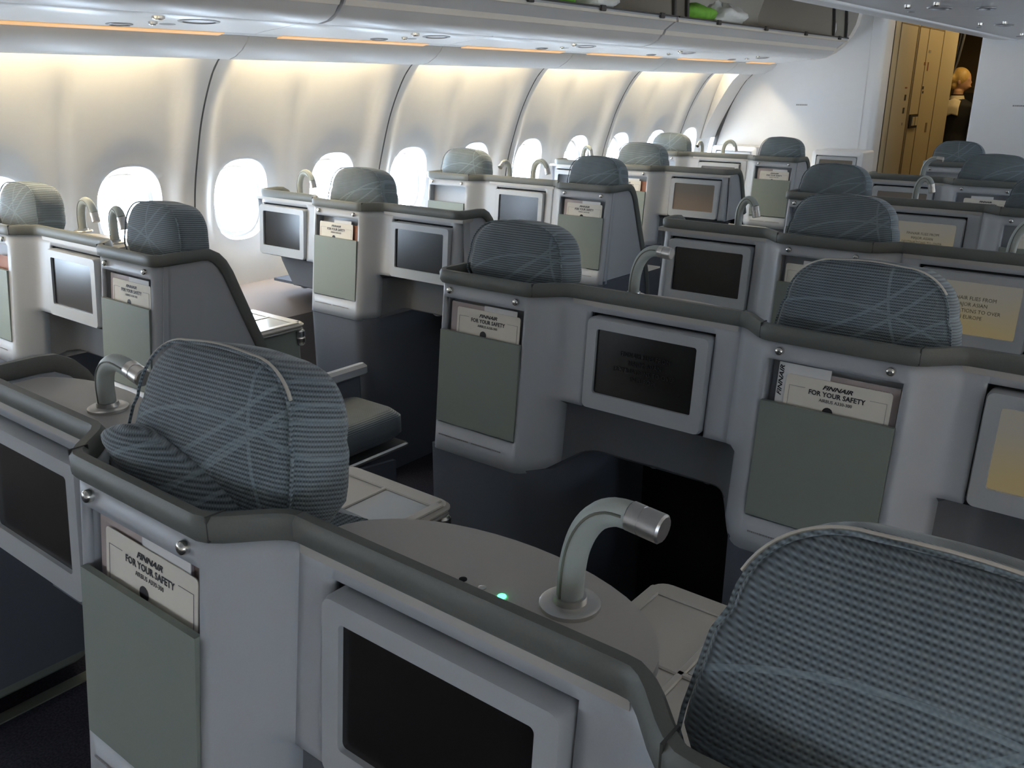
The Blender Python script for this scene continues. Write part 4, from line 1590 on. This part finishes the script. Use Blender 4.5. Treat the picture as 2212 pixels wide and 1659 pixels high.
# bulkhead screens for the first row
for x, lab in ((lA + 0.03, 'wall screen by the window on the front bulkhead'), (lC + 0.01, 'wall screen near the passage on the front bulkhead')):
    e = empty('bulkhead_console', (x, Y_BULK - 0.33, 0))
    m = MB()
    o_ = rrect(-0.19, 0.19, 0.55, 1.10, 0.02, 4)
    i_ = rrect(-MHW - 0.004, MHW + 0.004, 0.845, 1.066, 0.008, 4)
    n = len(o_)
    rings = [[(p[0], 0.33, p[1]) for p in o_], [(p[0], 0.06 + 0.085 * (p[1] - 0.95), p[1]) for p in o_], [(p[0], 0.05 + 0.085 * (p[1] - 0.95), p[1]) for p in i_], [(p[0], 0.09, p[1]) for p in i_]]
    vs = [q for r_ in rings for q in r_]
    fs = []
    for j in range(3):
        for k in range(n):
            k2 = (k + 1) % n
            fs.append((j * n + k, j * n + k2, (j + 1) * n + k2, (j + 1) * n + k))
    fs.append(tuple(3 * n + k for k in range(n)))
    m.add(vs, fs)
    m.build('housing', 'wall_cool', e, 40)
    monitor(e, 0, 'screen_brown')
    tag(e, lab, 'screen', 'bulkhead screens')

# ------------------------------------------------------------------ literature in the pockets
T_FIN = text_mesh('logo', 'FINNAIR', 0.0112, 'ink', 0.35, 1.0, 0.0003, 1.30)
T_SAFE = text_mesh('title', 'FOR YOUR SAFETY', 0.0128, 'ink', 0.0, 1.02, 0.0003, 0.95)
T_AIR = text_mesh('subtitle', 'AIRBUS A330-300', 0.0086, 'ink', 0.0, 1.0, 0.0, 0.95)
T_MAG = text_mesh('logo', 'FINNAIR', 0.0085, 'ink_white', 0.35, 1.0, 0.0, 1.3)
T_VERT = text_mesh('logo', 'FINNAIR', 0.012, 'ink', 0.35, 1.0, 0.0003, 1.3)


def card_mesh(w_, h_, mat, r=0.006, th=0.0012):
    return MB().prism(rrect(-w_ / 2, w_ / 2, 0, h_, r, 4), 'y', 0, th).mesh('card', mat, 0)


CARD = card_mesh(0.196, 0.235, 'paper')
TAB = MB().prism([(0.0, 0.0), (0.088, 0.0), (0.088, 0.006), (0.0, 0.006)], 'y', 0, 0.0012).mesh('card_tab', 'paper', 0)
HOLE = MB().prism([(0.010 * math.cos(2 * PI * k / 16), 0.010 * math.sin(2 * PI * k / 16)) for k in range(16)], 'y', -0.0002, 0.0).mesh('emblem', 'ink', 0)
MAG = MB().prism(rrect(-0.098, 0.098, 0, 0.235, 0.002, 2), 'y', 0, 0.005).mesh('magazine', 'paper_mauve', 0)
MAGPAGES = MB().box(-0.0975, 0.0975, 0.0008, 0.0042, 0.002, 0.2356).mesh('pages', 'paper_white', 0)
LEAF = card_mesh(0.100, 0.235, 'paper_white', 0.001)
BROCH = card_mesh(0.150, 0.235, 'paper_orange', 0.002)


def in_pocket(kind, sx, sy, dx, dz, dy, tilt=0.0):
    """everything leans with the pocket; dz = height of the top edge above the pocket edge"""
    return (sx + dx, sy + dy + lean(ZP_T + dz - 0.235), ZP_T + dz - 0.235), (-math.atan(LEAN), tilt, 0)


def safety_card(sx, sy, dx, dz, tilt, label, detail=True):
    l, r_ = in_pocket('card', sx, sy, dx, dz, 0.010, tilt)
    e = empty('safety_card', l)
    e.rotation_euler = r_
    obj('card', CARD, e)
    if detail:
        zt = 0.235
        obj('logo', T_FIN, e, (0.0, -0.0006, zt - 0.0140))
        obj('title', T_SAFE, e, (0.0, -0.0006, zt - 0.0270))
        obj('subtitle', T_AIR, e, (0.0, -0.0006, zt - 0.0390))
        obj('emblem', HOLE, e, (-0.012, -0.0004, zt - 0.0600))
        for sg in (-1, 1):
            fr = shared('cardframe%d' % sg, lambda: MB().prism([(sg * 0.060, 0.2143), (sg * 0.0905, 0.2143), (sg * 0.0905, 0.05), (sg * 0.0899, 0.05), (sg * 0.0899, 0.2137), (sg * 0.060, 0.2137)], 'y', -0.0006, 0).mesh('border', 'ink_grey', 0))
            obj('border', fr, e)
    tag(e, label, 'safety card', 'safety cards')
    return e


def magazine(sx, sy, dx, dz, dy, label, logo=False, tilt=0.0):
    l, r_ = in_pocket('mag', sx, sy, dx, dz, dy, tilt)
    e = empty('magazine', l)
    e.rotation_euler = r_
    obj('cover', MAG, e)
    obj('pages', MAGPAGES, e)
    if logo:
        obj('logo', T_MAG, e, (0.062, -0.0004, 0.235 - 0.012))
    tag(e, label, 'magazine', 'magazines in the pockets')
    return e


def leaflet(sx, sy, dx, dz, dy, label, mesh=None, logo=False):
    l, r_ = in_pocket('leaf', sx, sy, dx, dz, dy)
    e = empty('leaflet', l)
    e.rotation_euler = r_
    obj('sheet', mesh or LEAF, e)
    if logo:
        o = obj('logo', T_VERT, e, (-0.043, -0.0006, 0.235 - 0.036), (0, -PI / 2, 0))
    tag(e, label, 'leaflet', 'leaflets in the pockets')
    return e


WHO = [
    # seat x, row y, words, card(dx,dz,tilt), extras
    (cQ1, CY[0], 'nearest seat at the lower left', (0.005, 0.060, 0.02), 'stack'),
    (cP1, CY[1], 'second-row centre aisle seat', (0.012, 0.062, 0.0), 'one'),
    (cP2, CY[1], 'second-row inner centre seat', (0.012, 0.058, 0.0), 'p2'),
    (cQ1, CY[2], 'third-row centre seat', (-0.01, 0.058, 0.0), 'leafup'),
    (cP2, CY[3], 'fourth-row seat at the right edge', (0.02, 0.062, 0.0), 'none'),
    (cQ1, CY[4], 'fifth-row centre seat', (0.012, 0.058, 0.0), 'leafup'),
    (cP1, CY[5], 'front-most centre seat', (0.02, 0.042, 0.0), 'none'),
    (lC, LY[1], 'left aisle seat beside the folded tray', (0.010, 0.060, 0.0), 'one'),
    (lB, LY[2], 'left single seat between two screens', (-0.012, 0.058, 0.0), 'broch'),
    (lC, LY[3], 'left aisle seat third from the bulkhead', (0.008, 0.058, 0.0), 'one'),
    (lB, LY[4], 'left single seat second from the bulkhead', (-0.015, 0.058, 0.0), 'broch'),
    (lC, LY[5], 'left aisle seat nearest the bulkhead', (0.008, 0.054, 0.0), 'one'),
    (lA, LY[1], 'window seat at the far left edge', None, 'broch'),
]
for sx, sy, words, card, ex in WHO:
    near = sy < 2.0
    if card:
        safety_card(sx, sy, card[0], card[1], card[2], 'cream safety card in the pocket of the ' + words, True)
        if ex in ('one', 'stack', 'broch'):
            leaflet(sx, sy, card[0] + 0.035, card[1] + 0.012, 0.0125, 'white leaflet behind the safety card, ' + words)
    if ex == 'one':
        magazine(sx, sy, -0.012, 0.070, 0.016, 'mauve magazine at the back of the pocket, ' + words)
    if ex == 'stack':
        for k in range(4):
            magazine(sx, sy, -0.012 + 0.004 * k, 0.076 - 0.003 * (k % 2), 0.0145 + 0.0062 * k, ['mauve magazine just behind the card, ', 'second mauve magazine of the stack, ', 'third mauve magazine of the stack, ', 'rearmost mauve magazine of the stack, '][k] + words, tilt=0.012 * (k % 3))
    if ex == 'p2':
        leaflet(sx, sy, -0.054, 0.077, 0.0125, 'white leaflet with sideways black lettering, ' + words, None, True)
        magazine(sx, sy, 0.022, 0.066, 0.016, 'mauve magazine with pale lettering, ' + words, True)
    if ex == 'leafup':
        leaflet(sx, sy, -0.005, 0.070, 0.0125, 'white leaflet standing above the card, ' + words)
    if ex == 'broch':
        leaflet(sx, sy, 0.042, 0.056 if card else 0.04, 0.018, 'orange-brown brochure in the pocket of the ' + words, BROCH)


# ------------------------------------------------------------------ flight attendant in the galley doorway, seen from behind
PX, PY = -2.27, 10.12


def loft(mb, secs, n=18):
    """secs: (cx, cy, cz, rx, ry)"""
    vs, fs = [], []
    for cx, cy, cz, rx, ry in secs:
        for k in range(n):
            a = 2 * PI * k / n
            vs.append((cx + rx * math.cos(a), cy + ry * math.sin(a), cz))
    for i in range(len(secs) - 1):
        for k in range(n):
            k2 = (k + 1) % n
            fs.append((i * n + k, i * n + k2, (i + 1) * n + k2, (i + 1) * n + k))
    fs += [tuple(range(n - 1, -1, -1)), tuple((len(secs) - 1) * n + k for k in range(n))]
    mb.add(vs, fs)
    return mb


def remesh(o, vox, it=4):
    r = o.modifiers.new('skin', 'REMESH')
    r.mode = 'VOXEL'
    r.voxel_size = vox
    r.use_smooth_shade = True
    q = o.modifiers.new('soft', 'SMOOTH')
    q.iterations = it
    q.factor = 0.5


b = MB()
loft(b, [(0, 0, 0.88, 0.155, 0.11), (0, 0, 1.0, 0.14, 0.10), (0, 0, 1.12, 0.12, 0.09), (0, 0, 1.28, 0.15, 0.10), (0, 0, 1.38, 0.17, 0.09), (0, 0, 1.43, 0.10, 0.07), (0, 0, 1.46, 0.052, 0.055), (0.005, 0.0, 1.53, 0.048, 0.052)])
# head turned to the right (+x), slightly down
b.ball((0.012, 0.015, 1.625), 0.092, 0.076, 0.112, 18, 12)
b.ball((0.055, 0.015, 1.585), 0.050, 0.052, 0.062, 14, 10)
b.ball((0.102, 0.016, 1.603), 0.013, 0.010, 0.016, 10, 8)          # nose
b.ball((0.100, 0.016, 1.563), 0.016, 0.024, 0.009, 10, 8)          # lips
b.ball((0.088, -0.018, 1.632), 0.014, 0.016, 0.010, 10, 8)         # brow and eye socket
b.ball((0.012, -0.070, 1.610), 0.018, 0.010, 0.028, 10, 8)         # ear
for sg in (-1, 1):
    b.tube([(sg * 0.165, 0, 1.375), (sg * 0.215, -0.01, 1.22), (sg * 0.225, 0.02, 1.08), (sg * 0.19, 0.14, 0.98), (sg * 0.17, 0.19, 0.96)], [0.052, 0.045, 0.038, 0.028, 0.026], 10)
    b.ball((sg * 0.165, 0.225, 0.945), 0.026, 0.045, 0.018, 10, 8)
    for f in range(4):
        b.tube([(sg * 0.165 + (f - 1.5) * 0.013, 0.25, 0.944), (sg * 0.165 + (f - 1.5) * 0.014, 0.285, 0.936), (sg * 0.165 + (f - 1.5) * 0.014, 0.305, 0.922)], [0.0085, 0.008, 0.007], 6)
    b.tube([(sg * 0.145, 0.20, 0.945), (sg * 0.130, 0.235, 0.94), (sg * 0.128, 0.255, 0.934)], [0.010, 0.009, 0.008], 6)
    b.tube([(sg * 0.08, 0, 0.90), (sg * 0.085, 0.01, 0.50), (sg * 0.08, 0, 0.30), (sg * 0.08, 0.01, 0.09)], [0.085, 0.055, 0.052, 0.034], 12)
    b.ball((sg * 0.08, 0.05, 0.045), 0.040, 0.11, 0.044, 12, 8)
body = b.build('person', 'skin', None, 60, (PX, PY, 0))
remesh(body, 0.008)
tag(body, 'blonde attendant in dark uniform standing in the doorway with her back turned', 'person')
j = MB()
loft(j, [(0, 0, 0.84, 0.175, 0.13), (0, 0, 0.95, 0.165, 0.12), (0, 0, 1.12, 0.135, 0.105), (0, 0, 1.28, 0.168, 0.115), (0, 0, 1.385, 0.185, 0.10), (0, 0, 1.425, 0.12, 0.082), (0, 0, 1.45, 0.07, 0.068)])
for sg in (-1, 1):
    j.tube([(sg * 0.165, 0, 1.375), (sg * 0.218, -0.01, 1.22), (sg * 0.228, 0.02, 1.08), (sg * 0.19, 0.14, 0.985)], [0.066, 0.058, 0.052, 0.042], 12)
jk = j.build('jacket', 'uniform', body, 60)
remesh(jk, 0.012)
k_ = loft(MB(), [(0, 0, 0.46, 0.20, 0.13), (0, 0, 0.70, 0.195, 0.135), (0, 0, 0.90, 0.165, 0.12)]).build('skirt', 'uniform', body, 60)
# cream yoke over the shoulder and the collar
y_ = MB()
vs, fs = [], []
nu, nv = 16, 10
for iu in range(nu + 1):
    for iv in range(nv + 1):
        u_ = iu / nu
        v_ = iv / nv
        x = -0.175 + 0.235 * u_
        zt = 1.452 - 0.06 * abs(x) / 0.17 - 0.04 * max(0, abs(x) - 0.11) / 0.06
        z = zt - (0.165 - 0.02 * u_) * v_
        ry = 0.128 * math.sqrt(max(0.05, 1 - (x / 0.21) ** 2)) * (0.70 + 0.35 * min(1, v_ * 2.2))
        vs.append((x, -ry, z))
for iu in range(nu):
    for iv in range(nv):
        a = iu * (nv + 1) + iv
        fs.append((a, a + 1, a + nv + 2, a + nv + 1))
y_.add(vs, fs)
yk = y_.build('blouse_yoke', 'blouse', body, 70)
sdm = yk.modifiers.new('thick', 'SOLIDIFY')
sdm.thickness = 0.012
loft(MB(), [(0.0, 0, 1.435, 0.078, 0.076), (0.0, 0, 1.46, 0.068, 0.068), (0.002, 0, 1.478, 0.060, 0.062)]).build('collar', 'blouse', body, 60)
loft(MB(), [(0.002, 0, 1.476, 0.0595, 0.062), (0.002, 0, 1.490, 0.058, 0.060)]).build('neck_scarf', 'uniform', body, 60)
h_ = MB()
h_.ball((-0.004, 0.005, 1.648), 0.098, 0.086, 0.100, 18, 12)
h_.ball((-0.060, -0.045, 1.640), 0.052, 0.050, 0.055, 14, 10)
h_.ball((-0.040, -0.030, 1.572), 0.040, 0.045, 0.040, 12, 8)
hr_ = h_.build('hair', 'hair', body, 60)
remesh(hr_, 0.009, 2)
